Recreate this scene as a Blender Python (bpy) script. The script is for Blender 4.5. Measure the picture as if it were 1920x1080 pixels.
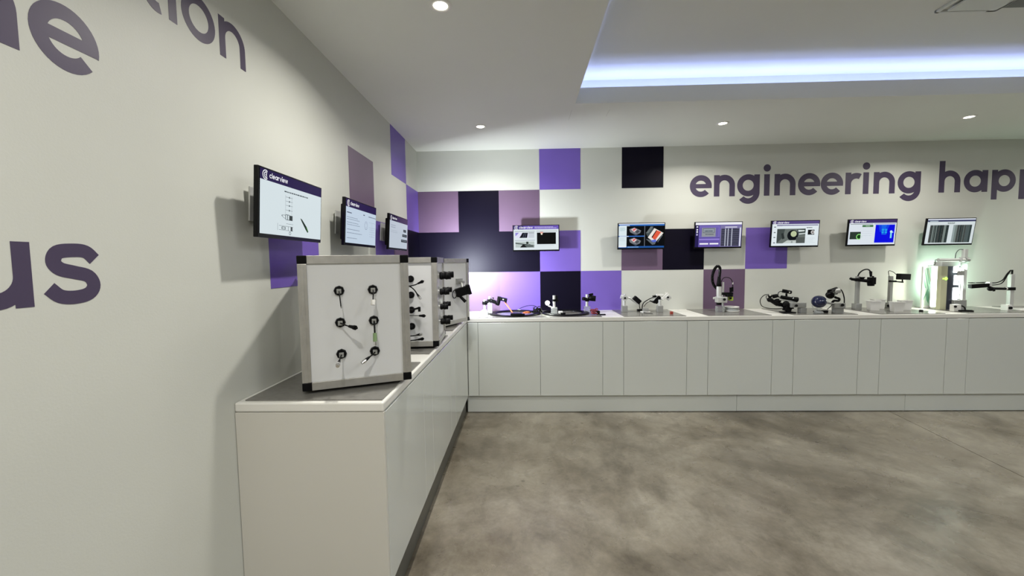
import bpy, math, random
from mathutils import Vector, Matrix, Euler
random.seed(7)
for o in list(bpy.data.objects): bpy.data.objects.remove(o)
S = bpy.context.scene
COL = S.collection
PI = math.pi
R = math.radians

# ------------------------------------------------------------ camera
CAM = Vector((1.1366, -4.4372, 1.4723)); YAW, PITCH, ROLL, FPX = 0.0279, -0.0631, -0.0133, 759.4846
D = Vector((-math.sin(YAW)*math.cos(PITCH), math.cos(YAW)*math.cos(PITCH), math.sin(PITCH)))
R0 = Vector((math.cos(YAW), math.sin(YAW), 0)); U0 = R0.cross(D)
RX = R0*math.cos(ROLL) + U0*math.sin(ROLL); UX = -R0*math.sin(ROLL) + U0*math.cos(ROLL)
cam = bpy.data.cameras.new('camera'); co = bpy.data.objects.new('camera', cam); COL.objects.link(co)
m = Matrix((RX, UX, -D)).transposed().to_4x4(); m.translation = CAM; co.matrix_world = m
cam.sensor_width = 36; cam.lens = FPX/1920*36; cam.clip_start = .02
S.camera = co
def at(u, v, y):
    """point on the vertical plane at depth y seen at (u, v) of the photograph"""
    q = D*FPX + RX*(u-960) - UX*(v-540)
    return CAM + q*((y-CAM.y)/q.y)

# ------------------------------------------------------------ world, exposure, lights
W = bpy.data.worlds.new('world'); S.world = W; W.use_nodes = True
W.node_tree.nodes['Background'].inputs[0].default_value = (.5, .55, .6, 1)
W.node_tree.nodes['Background'].inputs[1].default_value = .3
S.view_settings.view_transform = 'Standard'; S.view_settings.look = 'None'
S.view_settings.exposure = -0.06; S.view_settings.gamma = 1; S.view_settings.use_curve_mapping = False
H = 2.682                                  # ceiling height
TOP = .938                                 # worktop height
MT = .943                                  # top of the grey mats
def area(name, loc, direction, sx, sy, power, col=(1, 1, 1), spread=180, shape='RECTANGLE'):
    l = bpy.data.lights.new(name, 'AREA'); l.shape = shape; l.size = sx
    if shape in ('RECTANGLE', 'ELLIPSE'): l.size_y = sy
    l.energy = power; l.color = col; l.spread = R(spread)
    o = bpy.data.objects.new(name, l); COL.objects.link(o); o.location = loc
    o.rotation_euler = Vector(direction).to_track_quat('-Z', 'Y').to_euler()
    return o
HX0, HX1, HY0, HY1 = 1.552, 8.0, -7.6, -1.232          # the opening of the ceiling recess
# unseen area lights added as ambient fill, behind and beside the camera
for i, (x, y) in enumerate([(3.2, -5.6), (5.6, -5.6), (3.2, -3.9), (5.6, -3.9)]):
    area('fill_light', (x, y, 2.90), (0, 0, -1), 1.2, .6, 30, (1, 1, .95))
area('fill_light', (1.0, -7.0, 2.66), (0, 0, -1), 1.2, .6, 26, (1, .92, .82))
area('fill_light', (9.2, -4.5, 2.66), (0, 0, -1), .6, 1.2, 22, (1, .97, .93))
DOWN = [(.763, -2.464, 19), (.773, -.763, 11), (2.925, -.702, 17), (5.025, -.725, 14), (.77, -4.25, 17), (.77, -6.0, 12), (7.12, -.72, 14), (9.1, -.72, 12)]
for x, y, p in DOWN:
    area('downlight_lamp', (x, y, H-.006), (0, 0, -1), .07, .07, p, (1, .965, .90), 150, 'DISK')
BLUE = (.40, .48, 1)
cz = 2.768
area('cove_strip_light', ((HX0+HX1)/2, HY1+.07, cz), (0, -.15, 1), HX1-HX0+.3, .02, 10, BLUE, 180)
area('cove_strip_light', ((HX0+HX1)/2, HY0-.07, cz), (0, .15, 1), HX1-HX0+.3, .02, 10, BLUE, 180)
area('cove_strip_light', (HX0-.07, (HY0+HY1)/2, cz), (.15, 0, 1), .02, HY1-HY0+.3, 24, BLUE, 180)
area('cove_strip_light', (HX1+.07, (HY0+HY1)/2, cz), (-.15, 0, 1), .02, HY1-HY0+.3, 13, BLUE, 180)

# ------------------------------------------------------------ materials
MATS = {}
def mat(name, col, rough=.5, metal=0, emit=None, es=1, trans=0, ior=1.45, spec=.5, coat=0, noise=None, bump=0, alpha=1):
    if name in MATS: return MATS[name]
    M = bpy.data.materials.new(name); M.use_nodes = True; nt = M.node_tree; b = nt.nodes['Principled BSDF']
    b.inputs['Base Color'].default_value = (*col, 1); b.inputs['Roughness'].default_value = rough
    b.inputs['Metallic'].default_value = metal; b.inputs['IOR'].default_value = ior
    b.inputs['Transmission Weight'].default_value = trans; b.inputs['Specular IOR Level'].default_value = spec
    b.inputs['Coat Weight'].default_value = coat
    if emit: b.inputs['Emission Color'].default_value = (*emit, 1); b.inputs['Emission Strength'].default_value = es
    if noise or bump:
        tc = nt.nodes.new('ShaderNodeTexCoord'); n = nt.nodes.new('ShaderNodeTexNoise')
        n.inputs['Scale'].default_value = (noise or (8, .05))[0]; n.inputs['Detail'].default_value = 6
        nt.links.new(tc.outputs['Object'], n.inputs['Vector'])
        if noise:
            a = noise[1]; r = nt.nodes.new('ShaderNodeValToRGB')
            r.color_ramp.elements[0].position = .3; r.color_ramp.elements[1].position = .7
            r.color_ramp.elements[0].color = (*[c*(1-a) for c in col], 1); r.color_ramp.elements[1].color = (*[min(1, c*(1+a)) for c in col], 1)
            nt.links.new(n.outputs['Fac'], r.inputs[0]); nt.links.new(r.outputs[0], b.inputs['Base Color'])
        if bump:
            n2 = nt.nodes.new('ShaderNodeTexNoise'); n2.inputs['Scale'].default_value = 160; n2.inputs['Detail'].default_value = 3
            nt.links.new(tc.outputs['Object'], n2.inputs['Vector'])
            bp_ = nt.nodes.new('ShaderNodeBump'); bp_.inputs['Strength'].default_value = bump; bp_.inputs['Distance'].default_value = .002
            nt.links.new(n2.outputs['Fac'], bp_.inputs['Height']); nt.links.new(bp_.outputs[0], b.inputs['Normal'])
    MATS[name] = M; return M
m_wall = mat('wall_paint', (.562, .572, .522), .5, noise=(1.4, .03), bump=.15)
m_ceil = mat('ceiling_paint', (.715, .730, .675), .6, noise=(1.1, .02))
m_purple = mat('purple_vinyl', (.155, .095, .42), .42, noise=(3, .03))
m_mauve = mat('mauve_vinyl', (.135, .085, .145), .42, noise=(3, .03))
m_dark = mat('midnight_vinyl', (.003, .002, .009), .48, spec=.13)
m_letter = mat('lettering_vinyl', (.058, .043, .086), .45)
m_cab = mat('white_gloss_laminate', (.615, .64, .60), .16, noise=(.9, .015), coat=.3)
m_end = mat('white_satin_laminate', (.60, .585, .53), .4)
m_top = mat('white_worktop_laminate', (.74, .73, .68), .3)
m_mat = mat('grey_mat', (.17, .165, .15), .22, noise=(40, .08))
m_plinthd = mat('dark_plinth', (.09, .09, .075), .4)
m_gap = mat('shadow_gap', (.05, .05, .05), .8)
m_black = mat('black_plastic', (.003, .003, .0035), .45, spec=.14)
m_blackg = mat('black_gloss', (.003, .003, .004), .16, spec=.25)
m_rubber = mat('black_rubber', (.005, .005, .0055), .6, spec=.18)
m_alu = mat('brushed_aluminium', (.50, .49, .46), .38, metal=.75, noise=(30, .08))
m_alul = mat('light_aluminium', (.62, .63, .61), .35, metal=.35)
m_chrome = mat('chrome', (.75, .75, .75), .15, metal=1)
m_grey = mat('grey_metal', (.33, .335, .32), .4, metal=.3)
m_panel = mat('white_gloss_panel', (.66, .67, .67), .10)
m_white = mat('white_plastic', (.75, .745, .71), .45)
m_clear = mat('clear_acrylic', (.80, .83, .82), .12, trans=.75, ior=1.3)
m_orange = mat('orange_cable', (.60, .15, .05), .5)
m_red = mat('dark_red_plastic', (.18, .02, .03), .4)
m_brick = mat('red_plastic', (.35, .06, .04), .4)
m_lime = mat('lime_label', (.45, .60, .06), .5)
m_greenp = mat('green_plug', (.20, .30, .14), .5)
m_globe = mat('dark_blue_glass', (.006, .010, .045), .08, coat=.6)
m_beige = mat('beige_metal', (.50, .50, .33), .45)
m_board = mat('pale_green_board', (.62, .75, .64), .4)
m_boardd = mat('green_tracks', (.16, .36, .24), .4)
m_lamp = mat('lamp_lens', (1, 1, 1), .5, emit=(1, .93, .8), es=14)
m_led = mat('led_white', (1, 1, 1), .5, emit=(.92, 1, .90), es=16)
m_ledv = mat('led_bar', (1, 1, 1), .5, emit=(.86, 1, .90), es=3)
m_cove = mat('cove_strip', (1, 1, 1), .5, emit=BLUE, es=10)
m_vent = mat('vent_enamel', (.62, .64, .60), .4)
m_ventd = mat('vent_recess', (.16, .165, .15), .6)

def floor_material():
    M = bpy.data.materials.new('polished_concrete'); M.use_nodes = True; nt = M.node_tree; b = nt.nodes['Principled BSDF']
    N = nt.nodes.new; L = nt.links.new
    tc = N('ShaderNodeTexCoord')
    def noise(scale, detail=8, dist=0, sc=(1, 1, 1), rough=.6):
        mp = N('ShaderNodeMapping'); mp.inputs['Scale'].default_value = sc; L(tc.outputs['Object'], mp.inputs['Vector'])
        n = N('ShaderNodeTexNoise'); n.inputs['Scale'].default_value = scale; n.inputs['Detail'].default_value = detail
        n.inputs['Distortion'].default_value = dist; n.inputs['Roughness'].default_value = rough; L(mp.outputs[0], n.inputs['Vector']); return n.outputs['Fac']
    def ramp(f, stops):
        r = N('ShaderNodeValToRGB'); L(f, r.inputs[0]); e = r.color_ramp.elements
        e[0].position, e[0].color = stops[0][0], (*stops[0][1], 1); e[1].position, e[1].color = stops[-1][0], (*stops[-1][1], 1)
        for p, c in stops[1:-1]: k = e.new(p); k.color = (*c, 1)
        return r.outputs[0]
    def mix(a, b_, f, mode='MIX'):
        x = N('ShaderNodeMix'); x.data_type = 'RGBA'; x.blend_type = mode
        if isinstance(f, float): x.inputs['Factor'].default_value = f
        else: L(f, x.inputs['Factor'])
        L(a, x.inputs['A']); L(b_, x.inputs['B']); return x.outputs['Result']
    base = ramp(noise(1.2, 10, .35, rough=.68), [(.30, (.090, .075, .052)), (.44, (.190, .165, .124)), (.58, (.265, .238, .188)), (.74, (.36, .335, .275))])
    mid = ramp(noise(7, 9, .5, (1, .7, 1), .72), [(.32, (.62, .61, .58)), (.5, (.95, .95, .94)), (.70, (1.18, 1.17, 1.15))])
    c = mix(base, mid, .8, 'MULTIPLY')
    fine = ramp(noise(38, 6, .4), [(.3, (.84, .84, .83)), (.7, (1.1, 1.1, 1.1))])
    c = mix(c, fine, .7, 'MULTIPLY')
    # dark stains and specks
    st = ramp(noise(.8, 7, .5), [(.50, (1, 1, 1)), (.64, (.48, .46, .43))])
    c = mix(c, st, .9, 'MULTIPLY')
    vo = N('ShaderNodeTexVoronoi'); vo.inputs['Scale'].default_value = 2.6; L(tc.outputs['Object'], vo.inputs['Vector'])
    sp = ramp(vo.outputs['Distance'], [(.030, (.45, .43, .40)), (.045, (1, 1, 1))])
    c = mix(c, sp, .8, 'MULTIPLY')
    L(c, b.inputs['Base Color'])
    rr = N('ShaderNodeMapRange'); rr.inputs['To Min'].default_value = .18; rr.inputs['To Max'].default_value = .40
    L(noise(3, 6, .5), rr.inputs['Value']); L(rr.outputs[0], b.inputs['Roughness'])
    bu = N('ShaderNodeBump'); bu.inputs['Strength'].default_value = .25; bu.inputs['Distance'].default_value = .004
    L(noise(14, 8, .6), bu.inputs['Height']); L(bu.outputs[0], b.inputs['Normal'])
    return M
m_floor = floor_material()

# ------------------------------------------------------------ mesh helpers
class MB:
    def __init__(s): s.v = []; s.f = []; s.mi = []; s.sm = []
    def add(s, vs, fs, k=0, smooth=False):
        n = len(s.v); s.v += [Vector(p) for p in vs]
        for f in fs: s.f.append([i+n for i in f]); s.mi.append(k); s.sm.append(smooth)
        return s
    def box(s, c, size, rot=None, k=0):
        c = Vector(c); hx, hy, hz = [d/2 for d in size]; M = rot if rot else Matrix.Identity(3)
        vs = [c + M @ Vector((x*hx, y*hy, z*hz)) for x in (-1, 1) for y in (-1, 1) for z in (-1, 1)]
        return s.add(vs, [(0, 1, 3, 2), (4, 6, 7, 5), (0, 4, 5, 1), (2, 3, 7, 6), (0, 2, 6, 4), (1, 5, 7, 3)], k)
    def bb(s, a, b, k=0):
        a = Vector(a); b = Vector(b); return s.box((a+b)/2, [abs(t) for t in (b-a)], None, k)
    def cyl(s, p0, p1, r0, r1=None, n=20, k=0, cap=True, smooth=True):
        p0 = Vector(p0); p1 = Vector(p1); r1 = r0 if r1 is None else r1
        ax = (p1-p0).normalized(); a = ax.orthogonal().normalized(); b = ax.cross(a)
        ring = lambda c, r: [c + (a*math.cos(2*PI*i/n) + b*math.sin(2*PI*i/n))*r for i in range(n)]
        s.add(ring(p0, r0)+ring(p1, r1), [(i, (i+1) % n, n+(i+1) % n, n+i) for i in range(n)], k, smooth)
        if cap: s.add(ring(p0, r0), [list(range(n))[::-1]], k); s.add(ring(p1, r1), [list(range(n))], k)
        return s
    def lathe(s, prof, base=(0, 0, 0), axis=(0, 0, 1), n=32, k=0, smooth=True):
        base = Vector(base); ax = Vector(axis).normalized(); a = ax.orthogonal().normalized(); b = ax.cross(a); vs = []
        for r, h in prof: vs += [base + ax*h + (a*math.cos(2*PI*i/n)+b*math.sin(2*PI*i/n))*max(r, 1e-5) for i in range(n)]
        fs = [(j*n+i, j*n+(i+1) % n, (j+1)*n+(i+1) % n, (j+1)*n+i) for j in range(len(prof)-1) for i in range(n)]
        return s.add(vs, fs, k, smooth)
    def tube(s, pts, r, n=8, k=0, steps=8):
        P = [Vector(p) for p in pts]; out = []
        if len(P) > 2:
            Q = [P[0]*2-P[1]] + P + [P[-1]*2-P[-2]]
            for i in range(1, len(Q)-2):
                for t in range(steps):
                    t /= steps; a, b, c, d = Q[i-1:i+3]
                    out.append(.5*((2*b) + (c-a)*t + (2*a-5*b+4*c-d)*t*t + (3*b-a-3*c+d)*t**3))
            out.append(P[-1])
        else: out = P
        vs = []; nrm = None
        for i, p in enumerate(out):
            t = (out[min(i+1, len(out)-1)]-out[max(i-1, 0)]).normalized()
            nrm = t.orthogonal().normalized() if nrm is None else (nrm - t*nrm.dot(t)).normalized()
            b = t.cross(nrm); rr = r(i/(len(out)-1)) if callable(r) else r
            vs += [p + (nrm*math.cos(2*PI*j/n)+b*math.sin(2*PI*j/n))*rr for j in range(n)]
        m_ = len(out)
        fs = [(i*n+j, i*n+(j+1) % n, (i+1)*n+(j+1) % n, (i+1)*n+j) for i in range(m_-1) for j in range(n)]
        s.add(vs, fs, k, True); s.add(vs[:n], [list(range(n))[::-1]], k); s.add(vs[-n:], [list(range(n))], k)
        return s
    def ball(s, c, r, sc=(1, 1, 1), n=20, k=0):
        c = Vector(c); m_ = n//2; vs = []; fs = []
        for j in range(m_+1):
            for i in range(n):
                t = PI*j/m_; p = 2*PI*i/n
                vs.append(c + Vector((math.sin(t)*math.cos(p)*r*sc[0], math.sin(t)*math.sin(p)*r*sc[1], math.cos(t)*r*sc[2])))
        for j in range(m_):
            for i in range(n): fs.append((j*n+i, (j+1)*n+i, (j+1)*n+(i+1) % n, j*n+(i+1) % n))
        return s.add(vs, fs, k, True)
    def build(s, name, mats, parent=None, bevel=0, world=False, seg=2):
        me = bpy.data.meshes.new(name); vs = s.v
        if world and parent is not None:
            q = parent
            while q.parent: q = q.parent
            M = (Matrix.Translation(q.location) @ q.rotation_euler.to_matrix().to_4x4()).inverted(); vs = [M @ v for v in vs]
        me.from_pydata([tuple(v) for v in vs], [], s.f)
        for x in (mats if isinstance(mats, (list, tuple)) else [mats]): me.materials.append(x)
        me.polygons.foreach_set('material_index', s.mi); me.polygons.foreach_set('use_smooth', s.sm); me.update()
        o = bpy.data.objects.new(name, me); COL.objects.link(o)
        if parent is not None: o.parent = parent
        if bevel:
            b = o.modifiers.new('bevel', 'BEVEL'); b.width = bevel; b.segments = seg; b.limit_method = 'ANGLE'; b.angle_limit = R(50); b.harden_normals = False
        return o
def thing(name, label, cat, loc=(0, 0, 0), rot=(0, 0, 0), group=None):
    o = bpy.data.objects.new(name, None); COL.objects.link(o); o.location = loc; o.rotation_euler = rot
    o.empty_display_size = .05; o['label'] = label; o['category'] = cat
    if group: o['group'] = group
    return o
def tag(o, label, cat, group=None):
    o['label'] = label; o['category'] = cat
    if group: o['group'] = group
    return o
def struct(o): o['kind'] = 'structure'; return o
def part(name, mats, parent, fn, bevel=0, world=False):
    b = MB(); fn(b); return b.build(name, mats, parent, bevel, world)
def rz(a): return Matrix.Rotation(a, 3, 'Z')
def ry(a): return Matrix.Rotation(a, 3, 'Y')
def rx(a): return Matrix.Rotation(a, 3, 'X')

# ------------------------------------------------------------ lettering: geometric letters from strokes
def arc(cx, cy, r, w, a0, a1, n=22):
    out = []
    for i in range(n):
        a = R(a0+(a1-a0)*i/n); b = R(a0+(a1-a0)*(i+1)/n)
        out.append([(cx+(r-w/2)*math.cos(a), cy+(r-w/2)*math.sin(a)), (cx+(r+w/2)*math.cos(a), cy+(r+w/2)*math.sin(a)),
                    (cx+(r+w/2)*math.cos(b), cy+(r+w/2)*math.sin(b)), (cx+(r-w/2)*math.cos(b), cy+(r-w/2)*math.sin(b))])
    return out
def rect(x0, y0, x1, y1): return [[(x0, y0), (x1, y0), (x1, y1), (x0, y1)]]
def stroke(P, w, steps=5):
    P = [Vector(p) for p in P]; Q = [P[0]*2-P[1]]+P+[P[-1]*2-P[-2]]; pts = []
    for i in range(1, len(Q)-2):
        for t in range(steps):
            t /= steps; a, b, c, d = Q[i-1:i+3]; pts.append(.5*((2*b)+(c-a)*t+(2*a-5*b+4*c-d)*t*t+(3*b-a-3*c+d)*t**3))
    pts.append(P[-1]); L = []; Rr = []
    for i, p in enumerate(pts):
        t = (pts[min(i+1, len(pts)-1)]-pts[max(i-1, 0)]).normalized(); n_ = Vector((-t.y, t.x))
        L.append(p+n_*w/2); Rr.append(p-n_*w/2)
    return [[tuple(L[i]), tuple(Rr[i]), tuple(Rr[i+1]), tuple(L[i+1])] for i in range(len(pts)-1)]
def glyph(ch, s=.26):
    r = .515-s/2
    if ch == 'o': return arc(.515, .5, r, s, 0, 360, 40), 1.03
    if ch == 'c': return arc(.515, .5, r, s, 42, 318, 34), .95
    if ch == 'e': return arc(.515, .5, r, s, -12, 318, 40)+rect(.12, .40, .98, .60), 1.03
    if ch in 'nh':
        g = rect(0, 0, s, 1.45 if ch == 'h' else 1)+arc(.49, .52, .49-s/2, s, 0, 180)+rect(.98-s, 0, .98, .53); return g, .98
    if ch == 'u': return rect(0, .47, s, 1)+arc(.49, .48, .49-s/2, s, 180, 360)+rect(.98-s, 0, .98, 1), .98
    if ch == 'r': return rect(0, 0, s, 1)+arc(.50, .48, .50-s/2, s, 62, 180), .71
    if ch == 'i': return rect(0, 0, s, 1)+arc(s/2, 1.29, .085, .17, 0, 360, 20), s
    if ch == 'l': return rect(0, 0, s, 1.45), s
    if ch == 'a': return arc(.515, .5, r, s, 0, 360, 40)+rect(1.08-s, 0, 1.08, 1), 1.08
    if ch == 'p': return arc(.565, .5, r, s, 0, 360, 40)+rect(0, -.36, s, 1), 1.08
    if ch == 'g': return arc(.515, .5, r, s, 0, 360, 40)+rect(1.05-s, .12, 1.05, 1)+arc(.525, .16, .525-s/2, s, -142, 0), 1.05
    if ch == 't': return rect(.16, .3, .16+s, 1.32)+rect(0, .78, .62, 1)+arc(.16+.36, .34, .36-s/2, s, 180, 285), .66
    if ch == 's': return stroke([(.80, .74), (.66, .87), (.45, .89), (.22, .85), (.15, .70), (.24, .58), (.45, .52), (.68, .45), (.76, .29), (.67, .15), (.45, .10), (.22, .13), (.06, .27)], s*.95), .88
    if ch == 'v': return [[(0, 1), (s, 1), (.5+s*.35, 0), (.5-s*.35, 0)], [(1-s, 1), (1, 1), (.5+s*.35, 0), (.5-s*.35, 0)]], 1.0
    if ch == 'w':
        k = s*.35
        return [[(0, 1), (s, 1), (.36+k, 0), (.36-k, 0)], [(.68-k, 1), (.68+k, 1), (.36+k, 0), (.36-k, 0)],
                [(.68-k, 1), (.68+k, 1), (1.0+k, 0), (1.0-k, 0)], [(1.36-s, 1), (1.36, 1), (1.0+k, 0), (1.0-k, 0)]], 1.36
    return [], .45
def word_polys(txt, s=.26, gap=.125):
    out = []; x = 0
    for ch in txt:
        g, w = glyph(ch, s); out.append((x, g, w)); x += w+gap
    return out, x-gap
def extrude_letter(b, polys, f, t):
    """f maps (x, y, depth) to a point; t is the vinyl thickness"""
    g_ = 0; last = None
    for p in polys:
        if last is None or abs(last[3][0]-p[0][0])+abs(last[3][1]-p[0][1]) > 1e-6: g_ += 1
        last = p
        area2 = sum(p[i][0]*p[(i+1) % len(p)][1]-p[(i+1) % len(p)][0]*p[i][1] for i in range(len(p)))
        if area2 < 0: p = p[::-1]
        n = len(p)
        e_ = t+.03*g_
        vs = [f(x, y, 0) for x, y in p]+[f(x, y, e_) for x, y in p]
        b.add(vs, [list(range(n, 2*n))]+[(i, (i+1) % n, n+(i+1) % n, n+i) for i in range(n)])

# ------------------------------------------------------------ room shell
RX1, RY0 = 10.0, -9.0
struct(part('wall_back', m_wall, None, lambda b: b.bb((-.2, 0, 0), (RX1+.2, .2, 3.1))))
wall_back = bpy.data.objects['wall_back']
wall_left = struct(part('wall_left', m_wall, None, lambda b: b.bb((-.2, RY0, 0), (0, 0, 3.1))))
struct(part('wall_right', m_wall, None, lambda b: b.bb((RX1, RY0, 0), (RX1+.2, 0, 3.1))))
struct(part('wall_rear', m_wall, None, lambda b: b.bb((-.2, RY0-.2, 0), (RX1+.2, RY0, 3.1))))
# floor of two slabs with a sawn joint between them
fl = MB(); fl.bb((-.2, RY0-.2, -.12), (RX1+.2, .2, -.03)); floor = struct(fl.build('floor', m_gap))
def jx(y): return 4.632+(y+.524)*.1485
def slab(b, left):
    e = .003
    if left: p = [(-.2, RY0-.2), (jx(RY0-.2)-e, RY0-.2), (jx(.2)-e, .2), (-.2, .2)]
    else: p = [(jx(RY0-.2)+e, RY0-.2), (RX1+.2, RY0-.2), (RX1+.2, .2), (jx(.2)+e, .2)]
    b.add([(x, y, -.03) for x, y in p]+[(x, y, 0) for x, y in p], [(3, 2, 1, 0), (4, 5, 6, 7), (0, 1, 5, 4), (1, 2, 6, 5), (2, 3, 7, 6), (3, 0, 4, 7)])
part('slab', m_floor, floor, lambda b: slab(b, True)); part('slab', m_floor, floor, lambda b: slab(b, False))
# ceiling: lower level around an opening, recess above it
CT = 3.1; LG = .15; UP = 2.925
def ceil_(b):
    b.bb((-.2, RY0-.2, H), (HX0-LG-.02, .2, CT)); b.bb((HX1+LG+.02, RY0-.2, H), (RX1+.2, .2, CT))
    b.bb((HX0-LG-.02, HY1+LG+.02, H), (HX1+LG+.02, .2, CT)); b.bb((HX0-LG-.02, RY0-.2, H), (HX1+LG+.02, HY0-LG-.02, CT))
ceiling = struct(part('ceiling', m_ceil, None, ceil_))
def recess(b):
    b.bb((HX0-LG-.02, HY0-LG-.02, UP), (HX1+LG+.02, HY1+LG+.02, CT))
    x0, x1, y0, y1 = HX0-LG-.02, HX1+LG+.02, HY0-LG-.02, HY1+LG+.02      # ledge floor
    t = .012; b.bb((x0, HY1+t, H), (x1, y1, H+.02)); b.bb((x0, y0, H), (x1, HY0-t, H+.02)); b.bb((x0, HY0-t, H), (HX0-t, HY1+t, H+.02)); b.bb((HX1+t, HY0-t, H), (x1, HY1+t, H+.02))
part('recess_soffit', m_ceil, ceiling, recess)
def fascia(b):
    t = .012; z1 = 2.80
    b.bb((HX0-t, HY1, H), (HX1+t, HY1+t, z1)); b.bb((HX0-t, HY0-t, H), (HX1+t, HY0, z1))
    b.bb((HX0-t, HY0, H), (HX0, HY1, z1)); b.bb((HX1, HY0, H), (HX1+t, HY1, z1))
part('recess_fascia', m_ceil, ceiling, fascia)
def strips(b):
    z = H+.021
    b.bb((HX0-.1, HY1+.08, z), (HX1+.1, HY1+.10, z+.006)); b.bb((HX0-.1, HY0-.10, z), (HX1+.1, HY0-.08, z+.006))
    b.bb((HX0-.10, HY0, z), (HX0-.08, HY1, z+.006)); b.bb((HX1+.08, HY0, z), (HX1+.10, HY1, z+.006))
part('cove_light_strip', m_cove, ceiling, strips)
def hatch(b):
    x0, y0, x1, y1, w = 1.54, -1.10, 1.845, -.87, .0015
    b.bb((x0, y0, H-.0008), (x0+w, y1, H+.001)); b.bb((x1-w, y0, H-.0008), (x1, y1-.08, H+.001))
part('access_hatch_edge', mat('hatch_edge', (.42, .42, .39), .6), ceiling, hatch)

# coloured vinyl squares
A = .441; Z1 = 2.2508
def zr(j): return (max(Z1-j*A, TOP), min(Z1-(j-1)*A, H))
g = 0
squares_back = {(3, 0): 'p', (5, 0): 'd', (0, 1): 'm', (1, 1): 'd', (2, 1): 'm', (0, 2): 'd', (1, 2): 'd', (2, 2): 'd', (3, 2): 'p', (5, 2): 'm', (6, 2): 'd', (8, 2): 'p',
                (0, 3): 'm', (1, 3): 'm', (2, 3): 'p', (3, 3): 'd', (4, 3): 'p', (7, 3): 'm'}
squares_left = {(1, 0): 'p', (0, 1): 'p', (3, 1): 'm', (0, 2): 'd', (1, 2): 'm', (2, 2): 'p', (5, 2): 'p'}
MM = {'p': m_purple, 'd': m_dark, 'm': m_mauve}
for (i, j), c in squares_back.items():
    z0, z1 = zr(j); part('colour_square', MM[c], wall_back, lambda b: b.bb((i*A+g, -.0015, z0+g), ((i+1)*A-g, 0, z1-g)))
for (i, j), c in squares_left.items():
    z0, z1 = zr(j); part('colour_square', MM[c], wall_left, lambda b: b.bb((0, -(i+1)*A+g, z0+g), (.0015, -i*A-g, z1-g)))

# wall lettering
def lettering(label, word, f, s=.26, gap=.125, xs=None, origin=(0, 0, 0)):
    t = thing('wall_lettering', label, 'lettering', origin)
    P, w = word_polys(word, s, gap)
    for k, (x, g_, w_) in enumerate(P):
        if not g_: continue
        if xs: x = xs[k]
        b = MB(); extrude_letter(b, [[(px+x, py) for px, py in p] for p in g_], f, 1)
        b.build('letter', m_letter, t, world=True)
X = .2254
fb = lambda x, y, d: Vector((2.927+x*X, -.0007*d, 2.145+y*X))
lettering('dark purple lowercase word engineering high on the back wall', 'engineering', fb,
          xs=[0, 1.13, 2.21, 3.46, 3.94, 5.03, 6.08, 7.21, 8.02, 8.5, 9.6], origin=(2.927, 0, 2.145))
lettering('dark purple letters happ cut off by the right edge of the photo', 'happ', fb, xs=[11.47, 12.6, 13.86, 15.1], origin=(5.51, 0, 2.145))
def fl_(y0, z0, XX): return lambda x, y, d: Vector((.0007*d, y0+x*XX*.97, z0+y*XX))
def left_word(label, word, yend, z0, XX, s=.215, gap=.14):
    P, w = word_polys(word, s, gap); y0 = yend-w*XX*.97
    lettering(label, word, fl_(y0, z0, XX), s, gap, origin=(0, y0, z0))
left_word('dark purple letters tion at the top of the left wall, nearest the monitors', 'tion', -2.739, 2.272, .150)
left_word('dark purple letters he below the top row of words on the left wall', 'he', -3.338, 1.967, .157, .24)
left_word('dark purple letters us low on the left wall beside the cabinet end', 'us', -3.379, 1.384, .150, .24, .16)

# ------------------------------------------------------------ ceiling fittings
names = ['round recessed downlight above the nearest display cube', 'round recessed downlight nearest the corner of the two walls', 'round recessed downlight above the word engineering',
         'round recessed downlight above the letters happ at the right', 'round recessed downlight above the left wall behind the camera', 'round recessed downlight farthest behind the camera', 'round recessed downlight beyond the right edge of the photo', 'round recessed downlight in the far right corner']
for (x, y, p), nm in list(zip(DOWN, names))[:4]:
    t = thing('downlight', nm, 'ceiling light', (x, y, H), group=None)
    part('trim_ring', m_white, t, lambda b: b.lathe([(.034, .0), (.034, -.004), (.050, -.005), (.054, 0)], n=32))
    part('lens', m_lamp, t, lambda b: b.lathe([(0, -.0015), (.034, -.0015)], n=32))
t = thing('air_vent', 'white square ceiling air vent with a dark slot, set in the ceiling recess', 'vent', (3.78, -2.07, UP))
def vf(b):
    b.bb((-.19, -.2, -.012), (.16, -.185, 0)); b.bb((-.19, .185, -.014), (.16, .2, 0)); b.bb((-.19, -.2, -.014), (-.17, .2, 0)); b.bb((.145, -.2, -.014), (.16, .2, 0))
part('frame', m_vent, t, vf, bevel=.003)
part('face_plate', m_vent, t, lambda b: b.box((-.015, 0, -.018), (.27, .33, .012)), bevel=.004)
part('slot', m_ventd, t, lambda b: b.bb((.17, -.17, -.010), (.92, .17, 0)))
part('corner_cover', m_vent, t, lambda b: b.add([(.16, .2, -.014), (.16, .08, -.014), (.10, .2, -.014), (.16, .2, 0), (.16, .08, 0), (.10, .2, 0)], [(0, 1, 2), (3, 5, 4), (0, 3, 4, 1), (1, 4, 5, 2), (2, 5, 3, 0)]))

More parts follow.
